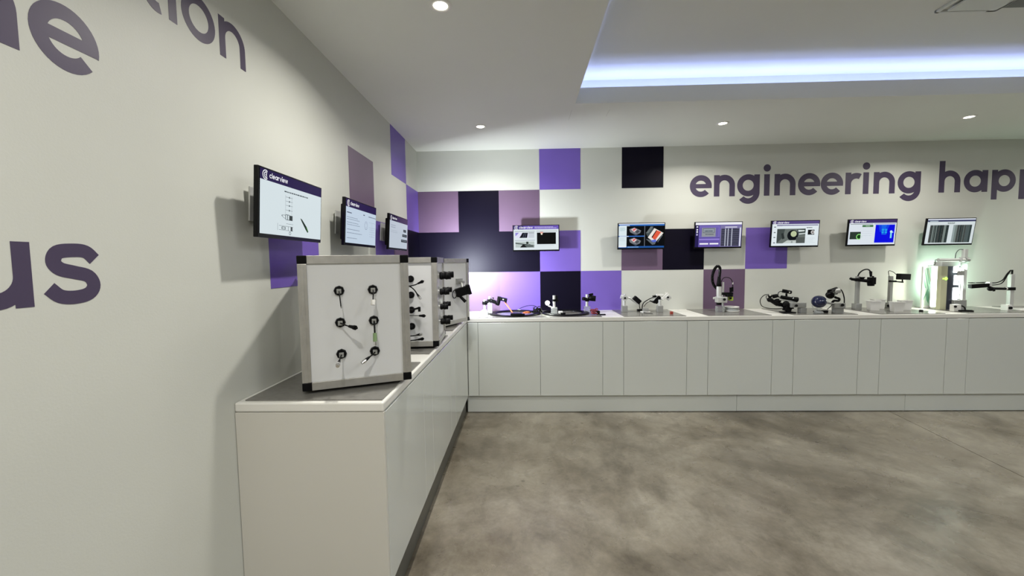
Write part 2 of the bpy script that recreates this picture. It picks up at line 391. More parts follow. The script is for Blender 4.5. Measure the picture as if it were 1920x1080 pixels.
# ------------------------------------------------------------ cabinets
DB, XL, YE, X0 = -.570, .590, -2.9146, .694     # door plane of the back run, door plane of the left run, near end, first door
ZB, ZT = .176, .8945
th = .018
def door(t, a, b_, side):
    """door between a and b_ along the run"""
    o = MB()
    if side == 'back': o.bb((a+.0015, DB, ZB), (b_-.0015, DB+th, ZT))
    else: o.bb((XL-th, a+.0015, ZB), (XL, b_-.0015, ZT))
    return o.build('door', m_cab, t, .0012, world=True, seg=1)
def carcass(t, a, b_, side):
    o = MB(); e = .001
    if side == 'back': o.bb((a+e, DB+th+.002, ZB), (b_-e, -.002, .899))
    else: o.bb((.002, a+e, ZB), (XL-th-.002, b_-e, .899))
    return o.build('carcass', m_gap, t, world=True)
def unit(a, b_, side, label, name='base_cabinet', cat='cabinet', doors=1, group=None):
    t = thing(name, label, cat, ((a+b_)/2, DB/2, 0) if side == 'back' else (XL/2, (a+b_)/2, 0), group=group)
    for k in range(doors): door(t, a+(b_-a)*k/doors, a+(b_-a)*(k+1)/doors, side)
    carcass(t, a, b_, side)
dw, fw = .5994, .2003
x = X0
unit(x, x+2*dw, 'back', 'white double-door base cabinet nearest the corner on the back wall', doors=2); x += 2*dw
lab = [('white narrow filler panel right of the double-door cabinet', 'white single-door cabinet below the pair of angled black cameras'),
       ('white narrow filler panel left of the cabinet under the black hose stand', 'white single-door cabinet below the black hose microscope stand'),
       ('white narrow filler panel right of the cabinet under the black hose stand', 'white single-door cabinet below the dark blue glass globe'),
       ('white narrow filler panel between the globe and the white tubs', 'white single-door cabinet below the white tubs'),
       ('white narrow filler panel below the brightly lit machine', 'white single-door cabinet at the right edge below the tall camera stand'),
       ('white narrow filler panel beyond the right edge', 'white single-door cabinet beyond the right edge')]
for a_, b_ in lab:
    unit(x, x+fw, 'back', a_, 'filler_panel', 'panel'); x += fw
    unit(x, x+dw, 'back', b_); x += dw
XE = x
unit(XL+.002, X0, 'back', 'narrow white corner panel where the two cabinet runs meet', 'filler_panel', 'panel')
y = -.694
segs = [('white cabinet of the left run below the farthest display cube', dw, 'base_cabinet'), ('narrow filler of the left run between the two farther cubes', fw, 'filler_panel'),
        ('white cabinet of the left run below the middle display cube', dw, 'base_cabinet'), ('narrow filler of the left run between the two nearer cubes', fw, 'filler_panel'),
        ('white cabinet of the left run below the nearest display cube', None, 'base_cabinet')]
t = thing('filler_panel', 'narrow white filler of the left run right at the inner corner', 'panel', (XL/2, -.63, 0)); door(t, y, DB-.003, 'left')
for lb, w_, nm in segs:
    y2 = y-w_ if w_ else YE+.020
    unit(y2, y, 'left', lb, nm, 'cabinet' if nm == 'base_cabinet' else 'panel'); y = y2
tag(part('end_panel', m_end, None, lambda b: b.bb((.002, YE, 0), (XL, YE+.018, .8985)), bevel=.001), 'tall beige-white end panel closing the near end of the left cabinets', 'panel')
# plinths
for a_, b_, lb in [(.575, 3.19, 'long white plinth strip under the back cabinets nearest the corner'), (3.193, 4.78, 'white plinth strip under the cabinets in the middle of the back wall'), (4.783, XE, 'white plinth strip under the back cabinets at the right edge')]:
    tag(part('plinth', m_cab, None, lambda b: b.bb((a_, DB+.04, .004), (b_-.0, DB+.055, .176))), lb, 'plinth')
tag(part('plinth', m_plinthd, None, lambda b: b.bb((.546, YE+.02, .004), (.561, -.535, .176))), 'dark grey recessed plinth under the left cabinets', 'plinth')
# worktops
tag(part('worktop', m_top, None, lambda b: b.bb((XL+.0005, DB, .8996), (XE, -.0005, TOP)), bevel=.004), 'long white worktop along the back wall', 'worktop')
tag(part('worktop', m_top, None, lambda b: b.bb((.0005, YE, .8996), (XL, -.0005, TOP)), bevel=.007), 'white worktop along the left wall under the display cubes', 'worktop')
# grey mats
ml = ['wide grey mat under the flat black rings', 'grey mat under the pair of angled black cameras', 'grey mat under the black hose microscope stand', 'grey mat under the dark blue glass globe',
      'grey mat under the white tubs', 'grey mat at the right edge under the tall camera stand', 'grey mat beyond the right edge']
x = X0
for k, lb in enumerate(ml):
    w_ = 2*dw if k == 0 else dw
    tag(part('bench_mat', m_mat, None, lambda b: b.bb((x+.004, DB+.012, TOP), (x+w_-.004, -.03, MT)), bevel=.001), lb, 'mat'); x += w_+fw
y = -.694
for lb in ['grey mat under the farthest display cube', 'grey mat under the middle display cube', 'grey mat under the nearest display cube']:
    tag(part('bench_mat', m_mat, None, lambda b: b.bb((.03, y-dw, TOP), (XL-.012, y, MT)), bevel=.001), lb, 'mat'); y -= dw+fw

# ------------------------------------------------------------ monitors
EM = {}
def em(c):
    c = tuple(c)
    if c not in EM:
        lin = [((v/255+.055)/1.055)**2.4 if v > 10 else v/255/12.92 for v in c]
        EM[c] = mat('screen_%02x%02x%02x' % c, (.002, .002, .002), .2, emit=lin, es=1.0, spec=.06)
    return EM[c]
SW, SH = .476, .254
def shade(items, parent):
    """flat printed/lit picture of a screen, one thin mesh; coordinates 0..1, y down"""
    b = MB(); cols = []; z = 0
    for it in items:
        col = it[-1]
        if col not in cols: cols.append(col)
        k = cols.index(col); z += 1; d = -.0161-.00003*z
        if it[0] == 'r': polys = [[(it[1], it[2]), (it[3], it[2]), (it[3], it[4]), (it[1], it[4])]]
        elif it[0] == 'p': polys = [it[1]]
        elif it[0] == 'c':
            _, cx, cy, r, _c = it; polys = [[(cx+r*SH/SW*math.cos(2*PI*i/18), cy+r*math.sin(2*PI*i/18)) for i in range(18)]]
        elif it[0] == 't':
            _, txt, tx, ty, h, _c = it; P, w = word_polys(txt, .24, .11); polys = []
            for x_, g_, w_ in P: polys += [[(tx+(px+x_)*h*SH/SW, ty-py*h) for px, py in p] for p in g_]
        elif it[0] == 'a':
            _, cx, cy, r, w, a0, a1, _c = it; polys = [[(cx+px*SH/SW, cy-py) for px, py in p] for p in arc(0, 0, r, w, a0, a1, 16)]
        for p in polys:
            vs = [((px-.5)*SW, d, (.5-py)*SH) for px, py in p]
            n_ = sum((vs[i][0]*vs[(i+1) % len(vs)][2]-vs[(i+1) % len(vs)][0]*vs[i][2]) for i in range(len(vs)))
            if n_ < 0: vs = vs[::-1]
            b.add(vs, [list(range(len(vs)))], k)
    return b.build('screen_image', [em(c) for c in cols], parent)
def logo(x, y, h, col=(245, 245, 250)):
    out = [('a', x+h*.55, y, h*.92, h*.20, 50, 310, col), ('a', x+h*.62, y, h*.55, h*.20, 50, 310, col), ('a', x+h*.70, y, h*.18, h*.20, 40, 320, col)]
    return out+[('t', 'clearview', x+h*1.25, y+h*.42, h*.78, col)]
def lines(x0, y0, x1, n, dy, col, th_=.008, rag=.25):
    out = []; rnd = random.Random(int(x0*100+y0*10000))
    for i in range(n):
        e = x1-(x1-x0)*rnd.random()*rag; xx = x0
        while xx < e:
            w = .012+rnd.random()*.03; out.append(('r', xx, y0+i*dy, min(xx+w, e), y0+i*dy+th_, col)); xx += w+.006
    return out
WH = (226, 236, 240); NV = (38, 26, 74); LB = (214, 232, 244)
def pic_left1():
    I = [('r', 0, 0, 1, 1, (216, 228, 232)), ('r', 0, 0, 1, .165, NV)]+logo(.03, .085, .075)
    g = (90, 100, 105)
    I += lines(.34, .245, .74, 1, .02, (70, 80, 85), .02, .02)
    for yy in (.34, .41, .48, .56): I += [('r', .36, yy, .47, yy+.005, g), ('r', .41, yy-.012, .425, yy+.016, g)]
    I += [('r', .355, .31, .358, .70, (150, 160, 165)), ('r', .455, .31, .458, .66, (150, 160, 165))]
    I += [('p', [(.30, .655), (.36, .645), (.36, .72), (.30, .675)], g), ('p', [(.31, .66), (.355, .653), (.355, .71), (.31, .675)], (216, 228, 232)),
          ('r', .36, .635, .42, .73, g), ('r', .364, .645, .416, .72, (216, 228, 232)), ('r', .42, .645, .47, .73, (60, 66, 68)), ('r', .385, .635, .395, .73, g)]
    I += [('r', .24, .80, .243, .92, g), ('r', .26, .835, .48, .84, g), ('r', .26, .905, .48, .91, g), ('r', .30, .85, .36, .895, g), ('r', .31, .86, .35, .885, (216, 228, 232)),
          ('r', .40, .835, .405, .91, g), ('r', .44, .835, .47, .91, (70, 76, 78)), ('r', .37, .79, .48, .795, g), ('c', .43, .95, .03, g), ('c', .43, .95, .02, (216, 228, 232))]
    I += [('p', [(.60, .655), (.63, .67), (.72, .80), (.75, .88), (.735, .90), (.70, .85), (.63, .72)], (28, 44, 34)), ('p', [(.70, .80), (.72, .80), (.745, .87), (.735, .885)], (60, 110, 50))]
    return I
def pic_left2():
    I = [('r', 0, 0, 1, 1, (196, 212, 228)), ('r', 0, 0, 1, .175, NV)]+logo(.03, .09, .075)
    I += lines(.03, .29, .18, 1, .03, (50, 60, 80), .022, .1)+lines(.03, .40, .45, 2, .045, (120, 132, 150), .012)+lines(.03, .52, .45, 2, .05, (120, 132, 150), .012)+lines(.03, .68, .5, 2, .08, (110, 120, 140), .012)+lines(.03, .88, .36, 1, .05, (110, 120, 140), .012)
    I += [('r', .52, .26, .57, .28, (50, 60, 80))]+lines(.70, .27, .98, 1, .02, (90, 100, 120), .02, .1)
    I += [('a', .62, .52, .10, .01, 0, 360, (120, 134, 160)), ('a', .62, .52, .06, .008, 0, 360, (150, 160, 180)), ('r', .72, .42, .96, .425, (150, 160, 180)), ('r', .72, .55, .96, .555, (150, 160, 180)), ('r', .84, .42, .843, .80, (150, 160, 180))]
    I += lines(.74, .60, .97, 4, .06, (160, 170, 190), .008)
    return I
def pic_left3():
    I = [('r', 0, 0, 1, 1, (190, 200, 212)), ('r', 0, 0, 1, .17, (62, 48, 82)), ('r', 0, 0, .38, .17, (36, 26, 60))]+logo(.03, .09, .07)
    I += lines(.06, .30, .35, 2, .06, (120, 130, 150), .014)+lines(.06, .46, .45, 2, .05, (150, 160, 172), .010)
    for x0, x1, y_ in ((.74, .90, .36), (.68, .96, .52), (.62, .98, .70)):
        I += [('r', x0, y_, x1, y_+.085, (30, 34, 40)), ('r', x0+.03, y_+.03, x1-.03, y_+.05, (130, 140, 150))]
    return I
def pic1():
    I = [('r', 0, 0, 1, 1, WH), ('r', 0, 0, 1, .15, (112, 92, 190)), ('r', 0, 0, .22, .15, (80, 66, 140))]+logo(.02, .08, .085)
    I += lines(.47, .05, .88, 1, .03, (210, 205, 240), .022, .05)+lines(.47, .09, .96, 1, .03, (210, 205, 240), .022, .02)
    I += [('r', .03, .225, .47, .24, (110, 116, 120)), ('r', .51, .225, .97, .24, (110, 116, 120)), ('r', .04, .285, .46, .50, (226, 226, 248)),
          ('p', [(.04, .285), (.12, .285), (.06, .40), (.04, .42)], (150, 140, 220)), ('p', [(.20, .285), (.32, .285), (.30, .50), (.13, .50)], (16, 18, 30)),
          ('p', [(.24, .285), (.25, .285), (.21, .50), (.20, .50)], (90, 96, 120)), ('p', [(.275, .285), (.285, .285), (.255, .50), (.245, .50)], (90, 96, 120)), ('r', .33, .30, .46, .50, (205, 212, 220)), ('r', .33, .285, .46, .30, (30, 34, 40)),
          ('r', .03, .60, .47, .615, (120, 126, 150)), ('r', .04, .655, .46, .90, (188, 200, 198)), ('p', [(.04, .70), (.46, .81), (.46, .84), (.04, .74)], (50, 60, 58)),
          ('p', [(.20, .78), (.30, .78), (.34, .90), (.14, .90)], (14, 18, 18)), ('r', .28, .66, .33, .76, (46, 56, 52)), ('p', [(.24, .80), (.36, .76), (.46, .88), (.46, .90), (.30, .90)], (96, 106, 104)),
          ('r', .52, .29, .94, .77, (4, 5, 6)), ('p', [(.59, .26), (.66, .26), (.65, .33), (.60, .33)], (225, 160, 150)), ('c', .625, .35, .035, (250, 240, 215)), ('r', .52, .83, .9, .84, (200, 206, 212))]
    return I
def pic2():
    I = [('r', 0, 0, 1, 1, (6, 8, 12)), ('r', 0, 0, 1, .035, (235, 240, 245)), ('r', 0, .035, 1, .10, (52, 110, 190)), ('r', .02, .07, .24, .10, (210, 225, 240)),
         ('r', 0, .10, .175, .93, (222, 236, 240)), ('r', 0, .50, .57, .54, (56, 112, 196)), ('r', .02, .51, .22, .535, (225, 235, 245)), ('r', 0, .93, 1, 1, (36, 88, 160)), ('r', 0, .90, .175, .97, (235, 240, 244)),
         ('r', .565, .10, .575, .93, (130, 138, 150))]
    I += lines(.03, .17, .15, 3, .05, (150, 185, 190), .02)+lines(.03, .60, .15, 3, .05, (190, 208, 214), .012)+lines(.20, .95, .45, 1, .02, (150, 190, 230), .03)
    for cy in (.31, .73):
        I += [('p', [(.23, cy-.08), (.34, cy-.15), (.49, cy-.02), (.47, cy+.08), (.38, cy+.15), (.25, cy+.04)], (120, 124, 130)), ('p', [(.27, cy-.07), (.35, cy-.13), (.40, cy-.06), (.34, cy+.04)], (236, 214, 214)),
              ('p', [(.30, cy-.06), (.36, cy-.12), (.38, cy-.08), (.33, cy)], (222, 96, 96)), ('p', [(.36, cy+.02), (.42, cy-.05), (.46, cy+.02), (.40, cy+.10)], (70, 72, 80)), ('p', [(.25, cy+.05), (.38, cy+.13), (.46, cy+.09), (.38, cy+.19)], (66, 72, 84))]
    I += [('p', [(.60, .42), (.70, .12), (.78, .22), (.66, .62)], (70, 80, 82)), ('p', [(.64, .58), (.78, .20), (.98, .40), (.80, .80)], (236, 230, 222)),
          ('p', [(.72, .57), (.82, .28), (.93, .36), (.80, .70)], (226, 92, 64)), ('p', [(.72, .57), (.82, .28), (.835, .29), (.74, .60)], (60, 30, 30)), ('p', [(.60, .64), (.70, .68), (.82, .76), (.80, .86), (.74, .88)], (96, 104, 112)), ('p', [(.70, .70), (.82, .66), (.83, .76), (.76, .78)], (90, 110, 210))]
    for i in range(9): I.append(('r', .60+.012*i, .38-.03*i, .66+.012*i, .386-.03*i, (190, 200, 200)))
    for i in range(6): I.append(('r', .86+.018*i, .72-.05*i, .868+.018*i, .78-.05*i, (150, 160, 170)))
    return I
def pic3():
    I = [('r', 0, 0, 1, 1, (96, 84, 160)), ('r', 0, 0, 1, .10, (240, 240, 246)), ('r', 0, .10, .075, 1, (40, 32, 84)), ('r', .02, .15, .055, .20, (236, 236, 246)), ('c', .038, .29, .035, (236, 236, 246)), ('c', .038, .38, .035, (236, 236, 246)), ('r', .02, .45, .055, .53, (170, 165, 205)),
         ('r', .085, .14, .53, .60, (122, 108, 188)), ('r', .10, .20, .50, .58, (110, 98, 172)), ('r', .14, .22, .44, .58, (148, 152, 158)), ('r', .165, .24, .415, .42, (60, 66, 78)), ('r', .172, .255, .408, .405, (150, 158, 166))]
    I += lines(.20, .33, .38, 1, .03, (66, 74, 90), .04, .05)+lines(.22, .47, .40, 1, .03, (80, 86, 98), .03, .05)
    I += [('r', .085, .66, .53, .72, (150, 132, 216)), ('r', .085, .74, .53, 1, (104, 88, 168)), ('r', .10, .84, .29, .90, (244, 244, 250)), ('r', .32, .84, .51, .90, (244, 244, 250)),
          ('r', .54, .13, 1, 1, (128, 122, 170)), ('r', .64, .185, .90, .215, (240, 240, 250)), ('r', .56, .25, .95, .97, (18, 18, 34)), ('r', .96, .22, .985, .98, (226, 230, 240))]
    for i in range(14): I.append(('r', .56, .27+i*.05, .95, .284+i*.05, (128, 128, 156)))
    for xx in (.64, .70, .78): I.append(('r', xx, .25, xx+.022, .97, (176, 180, 196)))
    return I
def pic4():
    I = [('r', 0, 0, 1, 1, WH), ('r', 0, 0, 1, .12, (88, 74, 128)), ('r', .10, .155, .98, .185, (84, 70, 130)), ('r', .10, .185, .22, .20, (190, 190, 205))]+logo(.02, .065, .07)
    for yy in (.22, .44, .64, .86): I += [('r', .04, yy, .08, yy+.03, (40, 44, 46))]
    I += [('r', .11, .31, .72, .90, (106, 114, 110)), ('p', [(.11, .31), (.28, .31), (.24, .66), (.11, .90)], (70, 78, 76)), ('p', [(.20, .50), (.25, .48), (.28, .70), (.23, .74)], (44, 50, 50)),
          ('c', .45, .58, .22, (16, 20, 24)), ('c', .47, .52, .12, (188, 200, 160)), ('p', [(.54, .34), (.72, .31), (.72, .56), (.56, .58)], (60, 70, 68)), ('p', [(.56, .36), (.70, .37), (.70, .42), (.57, .44)], (212, 222, 220)), ('p', [(.58, .50), (.72, .48), (.72, .53), (.58, .56)], (196, 206, 204)),
          ('p', [(.34, .78), (.52, .78), (.60, .90), (.24, .90)], (196, 204, 200)), ('r', .53, .66, .72, .90, (84, 90, 88)), ('c', .44, .85, .04, (150, 158, 156))]
    I += lines(.74, .26, .86, 1, .02, (70, 76, 80), .03, .02)+[('r', .77, .36, .91, .56, (22, 22, 24)), ('c', .875, .46, .075, (224, 226, 224)), ('c', .875, .46, .045, (60, 30, 36)), ('c', .875, .46, .02, (230, 230, 226))]
    I += lines(.74, .70, .94, 4, .06, (186, 196, 200), .010)
    return I
def pic5():
    I = [('r', 0, 0, 1, 1, (222, 230, 238)), ('r', 0, 0, 1, .13, (66, 50, 104))]+logo(.02, .07, .07)
    I += [('r', .02, .165, .50, .18, (80, 90, 80)), ('r', .53, .165, .98, .18, (70, 66, 150)), ('r', .03, .48, .26, .78, (44, 58, 50)), ('a', .23, .68, .10, .035, 0, 360, (140, 225, 120)), ('c', .23, .68, .07, (24, 60, 26)),
          ('r', .26, .40, .285, .9, (222, 230, 238)), ('r', .28, .21, .51, .29, (66, 116, 70)), ('r', .35, .24, .44, .26, (190, 220, 190))]
    I += lines(.29, .36, .50, 4, .09, (196, 206, 214), .010)
    I += [('r', .56, .205, .97, .93, (6, 10, 228)), ('p', [(.62, .205), (.86, .205), (.80, .50), (.66, .50)], (14, 66, 232)), ('p', [(.68, .205), (.80, .205), (.77, .42), (.70, .42)], (22, 100, 236))]
    for xx, yy in ((.70, .38), (.765, .38), (.70, .48), (.765, .48)): I += [('r', xx, yy, xx+.045, yy+.07, (40, 190, 240)), ('r', xx+.012, yy+.02, xx+.03, yy+.045, (10, 60, 230))]
    I += [('r', .70, .575, .80, .60, (30, 130, 236)), ('r', .885, .50, .92, .75, (130, 220, 246)), ('c', .90, .49, .05, (200, 240, 250)), ('r', .91, .50, .945, .53, (200, 240, 250))]
    return I
def pic6():
    I = [('r', 0, 0, 1, 1, (214, 224, 226)), ('r', 0, 0, 1, .04, (226, 232, 244)), ('r', 0, .045, 1, .115, (58, 62, 96)), ('r', .05, .075, .22, .105, (180, 196, 206)), ('a', .025, .09, .03, .012, 0, 360, (110, 120, 140))]
    rnd = random.Random(3)
    for x0, x1 in ((.07, .46), (.555, .94)):
        xx = x0
        while xx < x1:
            w = .008+rnd.random()*.022; c = rnd.choice([(34, 46, 46), (52, 62, 62), (90, 100, 98), (120, 132, 128), (66, 70, 68), (150, 164, 164) if x0 > .3 else (110, 120, 116), (24, 34, 34)])
            I.append(('r', xx, .25, min(xx+w, x1), .955, c)); xx += w
    I += [('r', .82, .25, .94, .955, (78, 90, 90)), ('r', .90, .25, .94, .955, (50, 62, 62))]
    I += lines(.42, .15, .58, 1, .02, (140, 150, 148), .04, .05)+lines(.43, .19, .56, 1, .02, (160, 170, 168), .02, .05)
    return I
def monitor(label, loc, rzz, tilt, pic, gap):
    t = thing('monitor', label, 'monitor', loc, (tilt, 0, rzz), 'wall monitors showing slides')
    W2, H2 = .247, .137
    part('housing', m_blackg, t, lambda b: b.bb((-W2, -.014, -H2-.006), (W2, .004, H2-.003)), bevel=.002)
    part('rear_housing', m_black, t, lambda b: b.bb((-.20, .004, -.11), (.20, .034, .10)), bevel=.006)
    s = part('screen', em((2, 2, 3)), t, lambda b: b.bb((-SW/2, -.0155, -SH/2), (SW/2, -.012, SH/2)))
    shade(pic, s)
    part('wall_mount', m_alul, t, lambda b: (b.bb((-.152, gap-.016, -.075), (.152, gap-.009, .065)), b.bb((-.03, .034, -.03), (.03, gap-.012, .03)), b.bb((-.075, .034, -.055), (.075, .040, .055))), bevel=.001)
back_tv = [('back wall monitor over the flat black rings, with one black picture', 1.278, 1.730, 0.0, pic1()),
           ('monitor showing two grey and red scans beside a large red striped scan on black', 2.385, 1.736, -3.5, pic2()),
           ('monitor with purple panels and a dark table of rows, above the black hose stand', 3.183, 1.735, -4, pic3()),
           ('monitor showing a round dark photo with a green centre, left of the blue square screen', 3.972, 1.736, -4, pic4()),
           ('monitor with a bright blue square picture and green ring photo', 4.755, 1.737, -4.5, pic5()),
           ('rightmost monitor, showing two grey vertically striped pictures', 5.538, 1.735, -7, pic6())]
for lb, x_, z_, tl, pc in back_tv: monitor(lb, (x_, -.098, z_), 0, R(-tl), pc, .098)
left_tv = [('nearest monitor on the left wall, with line drawings and a dark green plug', -2.632, 1.728, pic_left1()),
           ('middle monitor on the left wall with paragraphs of text and a faint drawing', -1.866, 1.729, pic_left2()),
           ('farthest monitor on the left wall with three short black bars', -1.095, 1.729, pic_left3())]
for lb, y_, z_, pc in left_tv: monitor(lb, (.100, y_, z_), R(90), R(3.5), pc, .098)

# ------------------------------------------------------------ display cubes on turntables
BW, BZ0, BZ1 = .4345, .957, 1.511
def display_cube(label, cx, cy, th_):
    t = thing('display_cube', label, 'display stand', (cx, cy, MT), (0, 0, th_), 'rotating display cubes')
    h = BW/2; p = .034; z0 = BZ0-MT; z1 = BZ1-MT
    for sx in (-1, 1):
        for sy in (-1, 1):
            def post(b):
                b.bb((sx*h, sy*h, z0+p), (sx*(h-p), sy*(h-p), z1-p))
                b.bb((sx*(h+.0015), sy*(h-.011), z0+p), (sx*(h-.002), sy*(h-.023), z1-p)); b.bb((sx*(h-.011), sy*(h+.0015), z0+p), (sx*(h-.023), sy*(h-.002), z1-p))
            part('corner_post', m_alu, t, post, bevel=.0015)
            for zz in (z0, z1-p):
                part('corner_cap', m_black, t, lambda b: b.bb((sx*(h+.001), sy*(h+.001), zz), (sx*(h-p-.001), sy*(h-p-.001), zz+p)), bevel=.003)
    for zz in (z0, z1-p):
        for s_ in (-1, 1):
            part('rail', m_alu, t, lambda b: b.bb((-h+p+.001, s_*h, zz), (h-p-.001, s_*(h-p), zz+p)), bevel=.0015)
            part('rail', m_alu, t, lambda b: b.bb((s_*h, -h+p+.001, zz), (s_*(h-p), h-p-.001, zz+p)), bevel=.0015)
    for s_ in (-1, 1):
        part('panel', m_panel, t, lambda b: b.bb((-h+p, s_*(h-.008), z0+p), (h-p, s_*(h-.014), z1-p)))
        part('panel', m_panel, t, lambda b: b.bb((s_*(h-.008), -h+p, z0+p), (s_*(h-.014), h-p, z1-p)))
    part('turntable', m_rubber, t, lambda b: b.cyl((0, 0, 0), (0, 0, z0), .185, n=48))
    part('top_plate', m_panel, t, lambda b: b.bb((-h+p, -h+p, z1-.012), (h-p, h-p, z1-.004)))
    M = Matrix.Translation((cx, cy, 0)) @ Matrix.Rotation(th_, 4, 'Z')
    front = lambda s, z, out=0: M @ Vector((-h+s, -h+.008-out, z))
    right = lambda s, z, out=0: M @ Vector((h-.008+out, -h+s, z))
    return front, right
F1, S1 = display_cube('nearest display cube, showing its white face with six hanging cable ends', .3475, -2.556, math.atan2(.172, .399))
F2, S2 = display_cube('middle display cube with cables in front and black lenses on its side', .370, -1.758, R(5.2))
F3, S3 = display_cube('farthest display cube, turned to the right, holding one black camera', .362, -.928, R(64.3))

def sample(label, F, s, z, path, kind, group='cable samples on the display cubes', r=.0028):
    """socket plate + hanging cable + plug; path points (ds, dz, out) from the socket"""
    o = F(s, z, 0); t = thing('sample_cable', label, 'cable', o, group=group)
    nrm = (F(s, z, 1)-F(s, z, 0))
    part('socket_plate', m_black, t, lambda b: (b.cyl(o, o+nrm*.010, .0215, .019, 8, smooth=False)), world=True, bevel=.001)
    e1 = (F(s+.01, z, 0)-o).normalized(); u = Vector((0, 0, 1)); Rm = Matrix((e1, nrm.normalized(), u)).transposed()
    part('socket_block', m_grey, t, lambda b: b.box(o+nrm*.016-u*.001, (.018, .014, .018), Rm), world=True, bevel=.001)
    pts = [F(s, z, .02)]+[F(s+a, z+b_, c) for a, b_, c in path]
    part('cord', m_rubber, t, lambda b: b.tube(pts, r, 8), world=True)
    e = pts[-1]; d = (pts[-1]-pts[-2]).normalized()
    if kind == 'bare': part('plug', m_chrome, t, lambda b: b.cyl(e, e+d*.007, .003, n=10), world=True)
    elif kind == 'metal':
        part('plug_boot', m_black, t, lambda b: b.cyl(e-d*.004, e+d*.018, .0045, .0075, 14), world=True)
        part('plug', m_chrome, t, lambda b: (b.cyl(e+d*.018, e+d*.030, .0085, n=16), b.cyl(e+d*.030, e+d*.038, .007, n=16)), world=True)
    elif kind == 'green':
        part('plug_boot', m_greenp, t, lambda b: b.cyl(e-d*.002, e+d*.034, .0075, .0085, 14), world=True)
        part('plug', m_chrome, t, lambda b: b.cyl(e+d*.034, e+d*.050, .0065, n=16), world=True)
    elif kind == 'white':
        part('plug', m_white, t, lambda b: (b.cyl(e-d*.002, e+d*.012, .009, n=16), b.cyl(e+d*.013, e+d*.019, .009, n=16)), world=True)
    elif kind == 'black':
        part('plug', m_black, t, lambda b: (b.cyl(e-d*.003, e+d*.022, .0055, .008, 14), b.cyl(e+d*.022, e+d*.032, .0095, n=14), b.cyl(e+d*.032, e+d*.04, .004, n=10)), world=True)
    elif kind == 'elbow':
        q = e+d*.016
        part('plug', m_black, t, lambda b: (b.cyl(e-d*.003, q, .0055, .008, 14), b.cyl(q+u*.006, q-u*.022, .0078, n=14)), world=True)
    elif kind == 'tongue':
        part('plug_boot', m_black, t, lambda b: b.cyl(e-d*.003, e+d*.022, .005, .0085, 14), world=True)
        part('plug', m_grey, t, lambda b: b.box(e+d*.030, (.016, .010, .010), Matrix((d, d.orthogonal().normalized(), d.cross(d.orthogonal().normalized()))).transposed()), world=True)
za, zb_, zc = 1.364, 1.231, 1.098
sample('thin bare-ended cable, top left of the six on the nearest cube', F1, .151, za, [(.002, -.012, .040), (.004, -.035, .048), (.006, -.062, .050)], 'bare', r=.0022)
sample('cable with a white round plug, top right of the six on the nearest cube', F1, .284, za, [(.0, -.010, .040), (-.002, -.028, .052), (-.003, -.042, .056)], 'white', r=.0024)
sample('black cable pointing right, middle left of the six on the nearest cube', F1, .151, zb_, [(.012, -.003, .040), (.026, -.007, .060), (.036, -.009, .070)], 'black')
sample('cable with a green plug, middle right of the six on the nearest cube', F1, .284, zb_, [(0, -.012, .034), (0, -.035, .040), (0, -.050, .042)], 'green', r=.0036)
sample('short cable pointing forward, bottom left of the six on the nearest cube', F1, .151, zc, [(-.004, -.006, .050), (-.008, -.014, .075)], 'metal')
sample('cable bent down left, bottom right of the six on the nearest cube', F1, .284, zc, [(-.010, -.006, .038), (-.028, -.016, .050)], 'metal')
G2 = 'cable samples on the middle cube'
E2 = .175
def P2(pts): return [(a_+.268-E2, b_, c_) for a_, b_, c_ in pts]
sample('upper forked black cable on the middle cube, plug raised', F2, E2, 1.375, [(.06, -.040, .05)]+P2([(.0, -.038, .065), (.04, -.030, .07), (.064, -.020, .08)]), 'black', G2, .0036)
sample('black cable curving down to a metal tip on the middle cube', F2, E2, 1.305, [(.06, .030, .04)]+P2([(.0, .034, .05), (.035, .012, .07), (.056, -.016, .08)]), 'metal', G2, .0036)
sample('black cable with an elbow plug on the middle cube', F2, E2, 1.190, P2([(.0, .0, .05), (.030, .008, .07), (.052, .014, .08)]), 'elbow', G2, .0055)
sample('thin cable ending in a small black plug below the elbow plug', F2, E2, 1.160, P2([(.0, .0, .06), (.04, .0, .07), (.066, -.000, .08)]), 'black', G2, .0022)
sample('cable with a flat grey tongue plug low on the middle cube', F2, E2, 1.050, [(.06, -.016, .05)]+P2([(.02, -.014, .06), (.05, -.006, .08)]), 'tongue', G2, .0034)
sample('lowest black cable on the middle cube with a ribbed plug', F2, E2, 1.020, [(.06, -.014, .05)]+P2([(.02, -.012, .06), (.056, -.004, .08)]), 'black', G2, .0036)
wh = ['topmost', 'second', 'third', 'lowest']
for k, z_ in enumerate((1.379, 1.280, 1.187, 1.085)):
    o = F2(.272, z_, 0); nrm = F2(.272, z_, 1)-o
    t = thing('socket', wh[k]+' round black socket on the white front of the middle cube', 'socket', o, group='round black sockets on the middle cube')
    part('ring', m_black, t, lambda b: b.cyl(o, o+nrm*.012, .0215, .019, 24), world=True); part('core', m_rubber, t, lambda b: b.cyl(o+nrm*.012, o+nrm*.018, .012, .010, 16), world=True)
